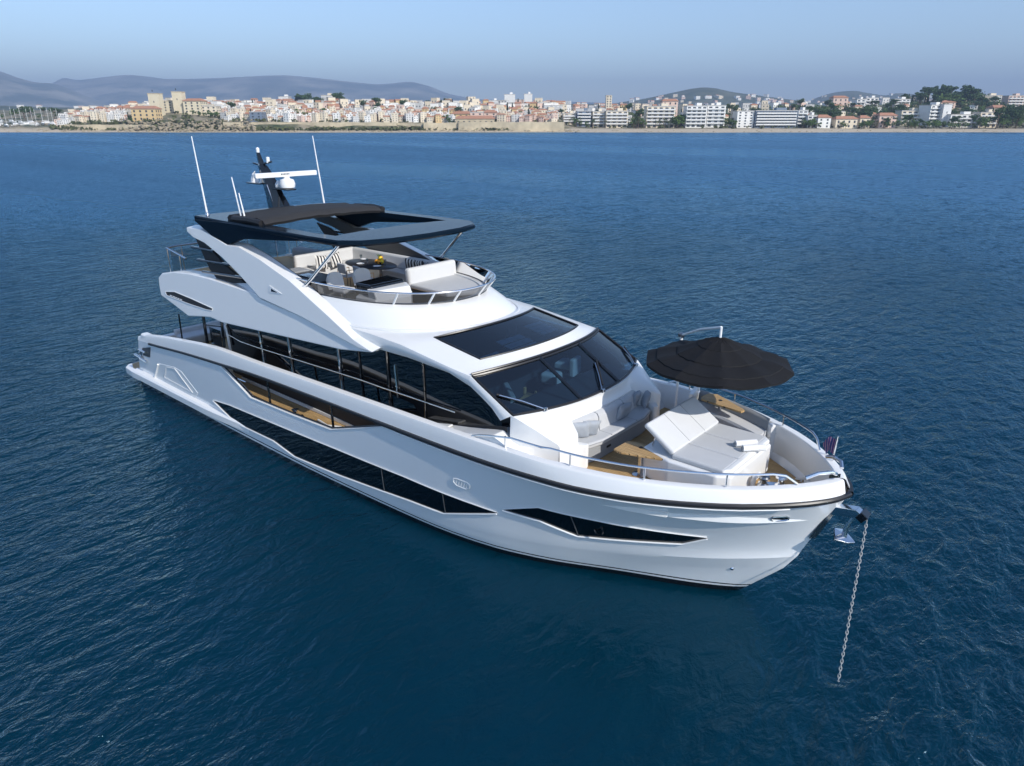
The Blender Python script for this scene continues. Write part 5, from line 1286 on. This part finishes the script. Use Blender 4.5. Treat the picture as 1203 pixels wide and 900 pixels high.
A_(330.5, 341.5, 114, 960, 'white', 10, 'balcony', 'lone white high rise block behind the old town', depth=14)
A_(380, 393, 112.5, 930, 'cream', 9, 'balcony', 'cream stepped high rise block beside dark trees behind the town', depth=14)
A_(399, 408, 117.5, 930, 'cream', 6, 'balcony', 'lower cream block just right of the stepped high rise', depth=14)
dome = empty('domed_hall', gp(462, 900, terr(462, 900)), FACE); tag(dome, 'white domed hall standing above the roofs of the town', 'domed hall')
r_ = px_w(6, 900); hz = zp(900, 124) - terr(462, 900)
MB().lathe([(r_, -4), (r_, hz)], (0, 0, 0), 24).build('wall', WM['white'], dome, smooth=30); MB().lathe([(r_*1.02*cos(a*pi/16), hz + r_*0.75*sin(a*pi/16)) for a in range(9)], (0, 0, 0), 24).build('dome', M['paleconc'], dome)
A_(536, 581, 140.2, 624, 'stone', 1, 'tiled', 'long low building with a bright orange roof on the sea wall', 'hall', depth=10, name='long_hall')
A_(553, 568, 132.5, 645, 'pale pink', 3, 'plain', 'pink gabled front rising behind the long orange roof', 'building', depth=10, name='pink_house')
A_(532, 552, 134.5, 660, 'ochre', 3, 'tiled', 'dark red roofed building left of the pink gabled front', 'building', depth=12, name='red_roof_house')
A_(569, 584, 133, 660, 'pale pink', 3, 'tiled', 'red roofed building right of the pink gabled front', 'building', depth=12, name='red_roof_house')
A_(592.5, 605, 111.5, 900, 'white', 13, 'balcony', 'left one of the twin white high rise towers', 'high rise', depth=14, name='high_rise')
A_(615.5, 625, 111, 905, 'white', 13, 'balcony', 'right one of the twin white high rise towers', 'high rise', depth=14, name='high_rise')
A_(605.5, 616, 117.5, 930, 'pale pink', 10, 'plain', 'pinkish block standing between the twin white high rise towers', 'high rise', depth=14, name='high_rise')
A_(568, 574, 120, 930, 'white', 6, 'plain', 'narrow white block left of the white cube behind the orange roof', depth=12)
A_(574.5, 586, 118.5, 900, 'white', 6, 'balcony', 'white cube of flats behind the orange roof', depth=12)
A_(640, 660, 124.5, 760, 'white', 5, 'balcony', 'white terrace of flats right of the twin towers', depth=12)
# sea front on the right
A_(661, 676, 134, 668, 'cream', 4, 'balcony', 'cream flats at the right end of the sea wall', depth=12)
A_(677, 693, 131, 664, 'bluegrey', 5, 'balcony', 'blue grey flats behind trees just past the sea wall', depth=12)
A_(695, 709, 131.5, 662, 'cream', 5, 'balcony', 'cream flats right of the blue grey ones on the front', depth=12)
A_(710.5, 736, 131, 655, 'cream', 5, 'balcony', 'yellowish flats behind the first stretch of beach', depth=12)
A_(711, 717.5, 112.5, 880, 'cream', 8, 'plain', 'slim beige tower behind the yellowish beach flats', 'tower', depth=8, name='slim_tower')
A_(757, 790, 125.5, 652, 'cream', 6, 'balcony', 'large cream apartment block with balconies between clumps of green trees', depth=14)
A_(776, 794, 119.5, 820, 'pale pink', 4, 'tiled', 'red roofed mansion above the large cream apartment block', 'mansion', depth=12, name='mansion')
A_(803, 826.5, 125, 650, 'white', 6, 'balcony', 'left half of the pair of white balconied blocks facing the beach', depth=14)
A_(827, 848, 124.5, 653, 'white', 6, 'balcony', 'right half of the pair of white balconied blocks facing the beach', depth=14)
A_(862, 881.5, 131, 650, 'white', 6, 'plain', 'plain bright white block left of the long dark glass hotel', depth=14)
A_(883, 931, 130.5, 648, 'bluegrey', 6, 'balcony', 'long dark glass hotel with rows of balconies on the beach', 'hotel', depth=14, name='beach_hotel', bays=14)
A_(933, 944, 130, 655, 'white', 5, 'balcony', 'white stepped terraces, the taller part, right of the dark hotel', depth=12)
A_(944.5, 955, 136, 650, 'white', 3, 'balcony', 'white stepped terraces, the lower part, right of the dark hotel', depth=12)
A_(957, 972, 138.8, 645, 'white', 3, 'tiled', 'pinkish white villa with a red roof near the beach', 'villa', depth=10, name='villa')
A_(978, 1003, 140.5, 645, 'cream', 2, 'tiled', 'wide cream villa with an orange roof near the beach', 'villa', depth=10, name='villa')
A_(1006, 1018, 139.5, 650, 'cream', 2, 'tiled', 'small villa with an orange roof right of the wide cream one', 'villa', depth=10, name='villa')
A_(1028, 1048, 136.5, 650, 'pale pink', 3, 'tiled', 'red walled villa with a terracotta roof among beach trees', 'villa', depth=10, name='villa')
A_(1053, 1079, 130.5, 690, 'cream', 4, 'balcony', 'cream balconied block above the red villa', depth=12)
A_(1081, 1101, 124, 680, 'white', 6, 'balcony', 'big white wedge shaped block with dark balconies below the pines', depth=14, rz=0.25)
A_(1101.5, 1111, 123, 672, 'paleconc', 5, 'bare', 'blank white stair tower beside the wedge shaped block', 'tower', depth=8, name='stair_tower')
A_(1110, 1142, 135, 668, 'white', 3, 'balcony', 'low white terraced block right of the blank stair tower', depth=12)
A_(1144, 1165, 132.5, 662, 'cream', 4, 'balcony', 'cream block with an arch above the right hand beach trees', depth=12)
A_(1002, 1012, 117, 850, 'white', 4, 'balcony', 'left one of three white hotel wings on the wooded hill', 'hotel wing', depth=12, name='hotel_wing')
A_(1013, 1027, 115.5, 865, 'white', 4, 'balcony', 'middle one of three white hotel wings on the wooded hill', 'hotel wing', depth=12, name='hotel_wing')
A_(1046, 1064, 117, 860, 'white', 4, 'balcony', 'right one of three white hotel wings on the wooded hill', 'hotel wing', depth=12, name='hotel_wing')
A_(975, 992, 115.5, 880, 'pale pink', 3, 'tiled', 'red roofed mansion in the trees left of the white hotel wings', 'mansion', depth=12, name='mansion')
A_(1101, 1118, 121, 860, 'pale pink', 3, 'tiled', 'red roofed mansion behind the blank stair tower', 'mansion', depth=12, name='mansion')
A_(1147, 1172, 112.5, 930, 'cream', 4, 'balcony', 'long beige flats on the ridge right of the tall pines', depth=12)
A_(1178, 1196, 113, 860, 'pale pink', 5, 'balcony', 'pink flats on the ridge at the right', depth=12)
A_(1197, 1214, 112.5, 870, 'pale grey', 5, 'balcony', 'pale grey flats cut by the right edge of the view', depth=12)
A_(1160, 1176, 127, 760, 'pale pink', 3, 'tiled', 'pink house with a low roof in the right hand woods', 'house', depth=12, name='villa')
# crowded houses of the old town
random.seed(11)
def free(px, d, m=5):
    return not any(a - m < px < b + m and abs(d - q) < dp + 8 for a, b, q, dp in blocked)
spots = []
for d, step, x0, x1, m in ((633, 7.6, 70, 656, 0.55), (646, 7.4, 66, 655, 0.55), (662, 7.6, 66, 655, 0.57), (682, 7.6, 70, 655, 0.59), (705, 7.6, 72, 655, 0.60), (732, 7.8, 80, 660, 0.62), (765, 8.0, 110, 668, 0.64), (805, 8.0, 130, 690, 0.8), (850, 8.2, 170, 720, 0.82), (900, 8.6, 200, 740, 0.85), (965, 9.0, 230, 760, 0.85),
                            (690, 26, 664, 1000, 0.72), (730, 30, 664, 1200, 0.7), (775, 28, 690, 1203, 0.72), (830, 26, 700, 1203, 0.75), (900, 26, 720, 1203, 0.78), (990, 22, 700, 1203, 0.8)):
    px = x0 + random.uniform(0, 8)
    while px < x1:
        dd = d + random.uniform(-6, 6)
        if not (d < 640 and px < 300) and free(px, d, 3) and not (178 < px < 262 and d < 712):
            i_ = random.choices(range(len(HP)), wts if px < 680 else [3, 5, 2, 1, 5, 4, 2, 3, 3, 2])[0]
            spots.append((m/dd, i_, px, dd, m*random.uniform(0.85, 1.15), random.uniform(-0.5, 0.7)))
        px += step*random.uniform(0.75, 1.3)
spots.sort(key=lambda q: q[3])
for q in spots[:285]: put_house(q[1], q[2], q[3], q[5], None, q[4])
# the rest of the town further back reads as one mass of walls and roofs
tm = MB(); tmats = [WM[n] for n, c in WALLS] + [M['tile'], M['flatroof'], M['shutter']]; wi = {n: k for k, (n, c) in enumerate(WALLS)}
def mass_house(p, w, d, h, wall, tiled, rz):
    R_ = Matrix.Translation(p) @ Matrix.Rotation(rz, 4, 'Z'); o = len(tm.v)
    m = MB().box((0, 0, h/2 - 2), (w, d, h + 4), mi=wi[wall])
    if tiled:
        g = gable(w, d, h, 1.4, 0.3, random.choice((0, 2.0))); m.add(g.v, g.f, 5)
    else: m.box((0, 0, h + 0.2), (w + 0.2, d + 0.2, 0.4), mi=6)
    for f in range(int(h//3)):
        for k in range(max(2, int(w/3))): m.box((-w/2 + w/max(2, int(w/3))*(k+0.5), -d/2, 1.8 + 3*f), (1.0, 0.1, 1.4), mi=7)
    m.v = [R_ @ v for v in m.v]; tm.join(m)
for q in spots[285:]:
    sp_ = HP[q[1]][0]; mass_house(gp(q[2], q[3], terr(q[2], q[3]) + q[5]), sp_[2]*q[4], sp_[3]*q[4], (sp_[4]*3 + 0.6)*q[4], sp_[0], sp_[1] == 'tiled', FACE + random.uniform(-0.5, 0.5))
# white villas dotted over the far hills
def on_hill(px, py):
    v = pray(px, py).normalized(); best = None
    for hb in HILLS:
        h = hb.ray_cast(CAM, v)
        if h[0] is not None and (best is None or h[3] < best[1]): best = (h[0], h[3])
    return best[0] if best else None
for k in range(330):
    px = random.choice((random.uniform(735, 960), random.uniform(940, 1203), random.uniform(0, 740))); py = random.uniform(112 if px > 735 else 117, 128)
    p = on_hill(px, py)
    if p is None or (p - CAM).length > 5200: continue
    s_ = random.uniform(0.9, 1.7); mass_house(p, 11*s_, 9*s_, 6.2*s_, random.choice(('white', 'white', 'cream', 'pale pink')), random.random() < 0.45, FACE + random.uniform(-0.6, 0.6))
tag(tm.build('distant_town', tmats, smooth=0), 'mass of small pale houses with red roofs stretching back from the shore and over the hills', None, None, 'stuff')

# ---------------------------------------------------------------- walls, rocks, beach things
def stone_wall(name, pxa, pxb, d0, ytop, label, thick=3.0, nseg=24, ybot=155.5):
    root = None; rows = []
    for i in range(nseg+1):
        px = pxa + (pxb-pxa)*i/nseg; d = d0 + 1.2*sin(px*0.11); zt = zp(d, ytop + 0.35*sin(px*0.21)); zb = -0.5
        rows.append([gp(px, d, zb), gp(px, d + 0.5, zt), gp(px, d + thick, zt), gp(px, d + thick, zb)])
    m = MB().grid(rows, close_u=True); m.f += [tuple(range(4)), tuple(nseg*4+k for k in range(4))[::-1]]; m.mi += [0, 0]
    return tag(m.build(name, M['stone'], smooth=20), label, 'sea wall')
stone_wall('sea_wall', 262, 466, 618, 143.6, 'long pale stone sea wall below the crowded old town houses')
stone_wall('sea_wall', 466.5, 497, 620, 144.8, 'darker rough middle stretch of the stone sea wall')
stone_wall('sea_wall', 497.5, 538, 617, 144.2, 'pale stretch of stone sea wall left of the orange roofed hall')
stone_wall('sea_wall', 538.5, 663, 615, 143.2, 'right hand bastion of the stone sea wall, under the orange roofed hall')
stone_wall('sea_wall', 70, 261, 622, 146.5, 'low stone sea wall behind the rocks on the left of the old town')
random.seed(31)
mb = MB()
ico = bmesh.new(); bmesh.ops.create_icosphere(ico, subdivisions=1, radius=1.0); ico.verts.index_update()
iv = [v.co.copy() for v in ico.verts]; fv = [tuple(v.index for v in f.verts) for f in ico.faces]; ico.free()
for k in range(900):
    px = random.choice((random.uniform(70, 680), random.uniform(-60, 1230), random.uniform(150, 300)))
    t = random.uniform(-3, 9) if px > 300 or px < 130 else random.uniform(-3, 17); d = shore(px) + t; s_ = random.uniform(0.4, 1.5) if px < 680 else random.uniform(0.25, 0.9)
    c = gp(px, d, max(0.0, terr(px, d)) + (0.25*(t+3) if 130 < px < 300 else 0.0)); a = random.uniform(0, 6)
    sc = (s_*random.uniform(0.8, 1.6), s_*random.uniform(0.8, 1.6), s_*random.uniform(0.5, 0.9))
    R_ = Matrix.Rotation(a, 3, 'Z')
    mb.add([R_ @ Vector((v.x*sc[0]*random.uniform(0.8, 1.15), v.y*sc[1], v.z*sc[2]*random.uniform(0.8, 1.2))) + c for v in iv], fv)
tag(mb.build('shore_rocks', P('shore_rock', (0.30, 0.25, 0.17), 0.95, var=0.4, vscale=0.25), smooth=0), 'tumbled pale and brown boulders along the waterline', None, None, 'stuff')
# low green and brown scrub on the wall foot and slopes
mb = MB()
for k in range(2600):
    px = random.uniform(60, 1230)
    if px < 660: d = shore(px) + random.choice((random.uniform(6, 11), random.uniform(24, 120)))
    else: d = shore(px) + random.uniform(28, 330)
    if px < 270 and random.random() < 0.5: d = shore(px) + random.uniform(10, 24)
    s_ = random.uniform(0.8, 2.4); c = gp(px, d, max(0.3, terr(px, d)) + s_*0.3); a = random.uniform(0, 6)
    for q in range(5):
        o = Vector((random.uniform(-1, 1), random.uniform(-1, 1), random.uniform(0, 0.7)))*s_; n1 = Vector((random.uniform(-1, 1), random.uniform(-1, 1), random.uniform(-1, 1))).normalized(); n2 = n1.cross(Vector((random.uniform(-1, 1), 0.3, random.uniform(-1, 1)))).normalized()
        mb.add([c + o - n1*s_*0.7, c + o + n2*s_*0.6, c + o + n1*s_*0.7, c + o - n2*s_*0.6], [(0, 1, 2, 3)])
tag(mb.build('scrub', P('scrub_leaves', (0.075, 0.085, 0.03), 0.9, var=0.5, vscale=0.1), smooth=0), 'low green and brown scrub on the slopes and at the foot of the walls', None, None, 'stuff')

# ---------------------------------------------------------------- trees
LEAF = {'pine': P('pine_needles', (0.045, 0.085, 0.025), 0.9, var=0.45, vscale=0.7), 'broad': P('broad_leaves', (0.085, 0.145, 0.030), 0.85, var=0.45, vscale=0.6), 'palm': P('palm_fronds', (0.06, 0.085, 0.03), 0.8, var=0.3, vscale=0.8), 'cypress': P('cypress_leaves', (0.022, 0.04, 0.018), 0.9, var=0.4, vscale=0.8)}
BARK = P('bark', (0.11, 0.075, 0.05), 0.95, var=0.3, vscale=2)
def make_tree(kind, h, seed):
    random.seed(seed); root = empty({'pine': 'pine_tree', 'broad': 'broadleaf_tree', 'palm': 'palm_tree', 'cypress': 'cypress_tree'}[kind])
    tk = MB(); cr_ = MB(); bx_, by_ = random.uniform(-.6, .6), random.uniform(-.6, .6)
    th = h*{'pine': 0.62, 'broad': 0.4, 'palm': 0.86, 'cypress': 0.2}[kind]; top = Vector((bx_, by_, th))
    tk.tube([V3(0, 0, -1.5), V3(bx_*0.3, by_*0.4, th*0.5), top], [h*0.028, h*0.022, h*0.015], 6)
    def leaf(c, s_):
        n1 = Vector((random.gauss(0, 1), random.gauss(0, 1), random.gauss(0, 0.6))).normalized(); n2 = n1.cross(Vector((random.gauss(0, 1), random.gauss(0, 1), random.gauss(0, 1)))).normalized()
        cr_.add([c - n1*s_, c + n2*s_*0.8, c + n1*s_, c - n2*s_*0.8], [(0, 1, 2, 3)])
    if kind == 'palm':
        for k in range(16):
            a = 2*pi*k/16 + random.uniform(-.2, .2); up = random.uniform(-0.3, 0.9); L_ = h*0.34; prev = None
            for q in range(5):
                u = q/4; c = top + V3(cos(a)*L_*u, sin(a)*L_*u, L_*(up*u - 0.95*u*u)); wv = V3(-sin(a), cos(a), 0)*h*0.035*(1-u*0.8)
                if prev: cr_.add([prev[0] - prev[1], prev[0] + prev[1], c + wv, c - wv], [(0, 1, 2, 3)])
                prev = (c, wv)
    elif kind == 'cypress':
        for k in range(260):
            u = random.random(); z = h*(0.08 + 0.9*u); r = h*0.10*(1-u)**0.6*(0.3 + 0.7*random.random()); a = random.uniform(0, 6.3); leaf(V3(r*cos(a), r*sin(a), z), h*0.05)
    else:
        cl = []
        for k in range(9 if kind == 'broad' else 8):
            a = random.uniform(0, 6.3); r = random.uniform(0.05, 0.30)*h
            z = th + (random.uniform(0.0, 0.42)*h if kind == 'broad' else random.uniform(0.02, 0.26)*h); cl.append((V3(r*cos(a) + bx_, r*sin(a) + by_, z), random.uniform(0.11, 0.19)*h))
        for c, r in cl:
            tk.tube([top*0.8, (top + c)/2 + V3(0, 0, -0.02*h), c], [h*0.012, h*0.008, h*0.004], 5)
            for q in range(52):
                n = Vector((random.gauss(0, 1), random.gauss(0, 1), random.gauss(0, 0.7))).normalized(); leaf(c + Vector((n.x, n.y, n.z*0.72))*r*random.uniform(0.55, 1.05), h*random.uniform(0.028, 0.05))
    tk.build('trunk', BARK, root, smooth=40); cr_.build('crown', LEAF[kind], root, smooth=0); return root
TP = {}
for kind, h, seeds in (('pine', 14, (1, 2, 3)), ('broad', 9, (4, 5, 6)), ('palm', 10, (7, 8)), ('cypress', 11, (9,))):
    for s_ in seeds: TP.setdefault(kind, []).append([make_tree(kind, h, s_), False])
TL = {'pine': 'dark spreading pine standing among the houses of the far shore', 'broad': 'round green broadleaf tree standing among the houses of the far shore', 'palm': 'palm tree standing by the buildings of the far shore', 'cypress': 'slim dark cypress standing among the houses of the far shore'}
random.seed(77)
def put_tree(kind, px, d, sc=1.0):
    e = random.choice(TP[kind]); r = e[0] if not e[1] else copy_tree(e[0]); e[1] = True
    r.location = gp(px, d, terr(px, d)); r.rotation_euler.z = random.uniform(0, 6.3); k = sc*random.uniform(0.8, 1.2); r.scale = (k, k, k*random.uniform(0.9, 1.1))
    tag(r, TL[kind], 'tree', kind + ' trees on the far shore' if kind in ('pine', 'cypress', 'palm') else 'broadleaf trees on the far shore')
def scatter(n, x0, x1, d0, d1, kinds, sc=1.0):
    for _ in range(n): put_tree(random.choice(kinds), random.uniform(x0, x1), random.uniform(d0, d1), sc)
scatter(34, 1150, 1215, 628, 690, ('pine', 'broad', 'broad'), 1.0)
scatter(40, 1010, 1165, 630, 652, ('broad', 'palm', 'broad', 'pine'), 0.75)
scatter(18, 1060, 1140, 690, 800, ('pine', 'broad'), 0.9)
scatter(30, 1085, 1145, 850, 960, ('pine', 'pine', 'broad'), 1.35)
scatter(16, 1060, 1090, 860, 950, ('pine', 'cypress'), 1.1)
scatter(70, 935, 1065, 670, 860, ('broad', 'broad', 'pine', 'pine'), 0.95)
scatter(40, 1060, 1203, 700, 860, ('broad', 'pine', 'broad'), 0.9)
scatter(60, 690, 940, 670, 830, ('broad', 'broad', 'pine'), 0.8)
scatter(24, 940, 1050, 632, 662, ('broad', 'broad', 'palm'), 0.7)
scatter(14, 1140, 1203, 760, 900, ('pine', 'broad'), 1.0)
scatter(10, 742, 756, 634, 650, ('broad', 'palm'), 0.9)
scatter(9, 790, 803, 634, 652, ('broad',), 1.15)
scatter(12, 664, 712, 634, 648, ('broad', 'palm', 'palm'), 0.75)
scatter(8, 760, 790, 634, 640, ('palm',), 0.75)
scatter(9, 848, 862, 636, 660, ('broad', 'palm'), 0.85)
scatter(10, 932, 958, 634, 642, ('palm', 'broad'), 0.75)
scatter(20, 700, 940, 760, 900, ('broad', 'pine', 'cypress'), 0.95)
scatter(12, 346, 385, 900, 960, ('pine',), 1.1)
scatter(6, 394, 402, 900, 930, ('pine',), 1.2)
scatter(14, 222, 262, 668, 676, ('broad',), 0.55)
scatter(6, 522, 536, 628, 640, ('broad',), 0.8)
scatter(50, 260, 660, 640, 960, ('broad', 'pine', 'cypress'), 0.9)
scatter(16, 0, 75, 700, 800, ('broad', 'pine'), 0.8)
scatter(6, 150, 156, 634, 650, ('cypress', 'broad'), 0.6)
# the wooded slope behind the right hand beach, crowns run together
random.seed(41); mb = MB()
def clump(px, d, h, dark):
    g = gp(px, d, terr(px, d)); r = h*random.uniform(0.32, 0.45)
    for q in range(3):
        c0_ = g + V3(random.uniform(-r, r)*0.7, random.uniform(-r, r)*0.7, h*random.uniform(0.45, 0.75)); rr_ = r*random.uniform(0.6, 0.9)
        for k in range(24):
            n = Vector((random.gauss(0, 1), random.gauss(0, 1), random.gauss(0, 0.8))).normalized(); c = c0_ + Vector((n.x, n.y, n.z*0.75))*rr_*random.uniform(0.6, 1.05)
            n1 = Vector((random.gauss(0, 1), random.gauss(0, 1), random.gauss(0, 0.6))).normalized(); n2 = n1.cross(Vector((random.gauss(0, 1), random.gauss(0, 1), random.gauss(0, 1)))).normalized(); s_ = h*random.uniform(0.05, 0.085)
            mb.add([c - n1*s_, c + n2*s_*0.8, c + n1*s_, c - n2*s_*0.8], [(0, 1, 2, 3)], dark)
for n, x0, x1, d0, d1, h in ((150, 930, 1070, 672, 880, 9), (110, 1060, 1215, 690, 900, 9), (60, 1098, 1152, 860, 960, 14), (34, 1150, 1215, 630, 690, 10), (70, 680, 930, 680, 900, 7.5), (30, 1010, 1160, 630, 650, 6)):
    for _ in range(n): clump(random.uniform(x0, x1), random.uniform(d0, d1), h*random.uniform(0.7, 1.2), random.choice((0, 0, 1)))
tag(mb.build('hillside_wood', [LEAF['broad'], LEAF['pine']], smooth=0), 'green wood whose crowns run together between the buildings of the right hand shore', None, None, 'stuff')
# boats in the harbour on the far left
random.seed(8)
bt = empty('sailing_boat')
rows = []
for i in range(9):
    u = i/8; b_ = 1.6*(1 - (2*u-1)**2)**0.7 if u > 0.05 else 0.9; b_ = max(0.03, b_)
    rows.append([V3(-5.5 + 11*u, -b_, 1.1 + 0.3*u*u), V3(-5.5 + 10.6*u, -b_*0.7, 0.1), V3(-5.5 + 10.3*u, 0, -0.5), V3(-5.5 + 10.6*u, b_*0.7, 0.1), V3(-5.5 + 11*u, b_, 1.1 + 0.3*u*u)])
MB().grid(rows, close_u=True).build('hull', M['whiteplastic'], bt, smooth=40)
MB().box((-0.8, 0, 1.5), (4.2, 1.7, 0.8), bev=0.2).build('cabin', M['whiteplastic'], bt)
MB().tube([V3(0.8, 0, 1.2), V3(0.8, 0, 13.5)], 0.10, 6).build('mast', M['whiteplastic'], bt); MB().tube([V3(0.8, 0, 2.6), V3(-4.4, 0, 2.7)], 0.16, 6).build('boom', M['whiteplastic'], bt)
first = True
for k in range(16):
    b = bt if first else copy_tree(bt); first = False
    px = -20 + 5.8*k + random.uniform(-1.5, 1.5); d = random.uniform(655, 700)
    b.location = gp(px, d, terr(px, d) + 0.6); b.rotation_euler.z = FACE + random.uniform(-1.5, 1.5)
    tag(b, 'white sailing boat with a bare mast laid up in the harbour at the left edge', 'sailing boat', 'boats in the far harbour')
stone_wall('harbour_mole', -120, 69, 640, 150.5, 'low pale harbour mole in front of the white sailing boats', 6.0)

# ---------------------------------------------------------------- air
def haze_mat(dens):
    m = bpy.data.materials.new('haze_air'); m.use_nodes = True; t = m.node_tree
    for n in list(t.nodes): t.nodes.remove(n)
    out = t.nodes.new('ShaderNodeOutputMaterial'); v = t.nodes.new('ShaderNodeVolumePrincipled')
    v.inputs['Color'].default_value = (0.43, 0.57, 0.82, 1); v.inputs['Density'].default_value = dens; v.inputs['Anisotropy'].default_value = 0.0
    t.links.new(v.outputs[0], out.inputs['Volume']); return m
hz_mb = MB()
c_ = [CAM + FWD*a + RGT*b for a, b in ((-1500, -9000), (-1500, 9000), (13800, 9000), (13800, -9000))]
ZB, ZT = -6.0, 660.0
hz_mb.add([V3(p.x, p.y, ZB) for p in c_] + [V3(p.x, p.y, ZT) for p in c_], [(3, 2, 1, 0), (4, 5, 6, 7), (0, 1, 5, 4), (1, 2, 6, 5), (2, 3, 7, 6), (3, 0, 4, 7)])
hz_o = hz_mb.build('haze', haze_mat(1.7e-4), smooth=0, recalc=True); tag(hz_o, kind='stuff')
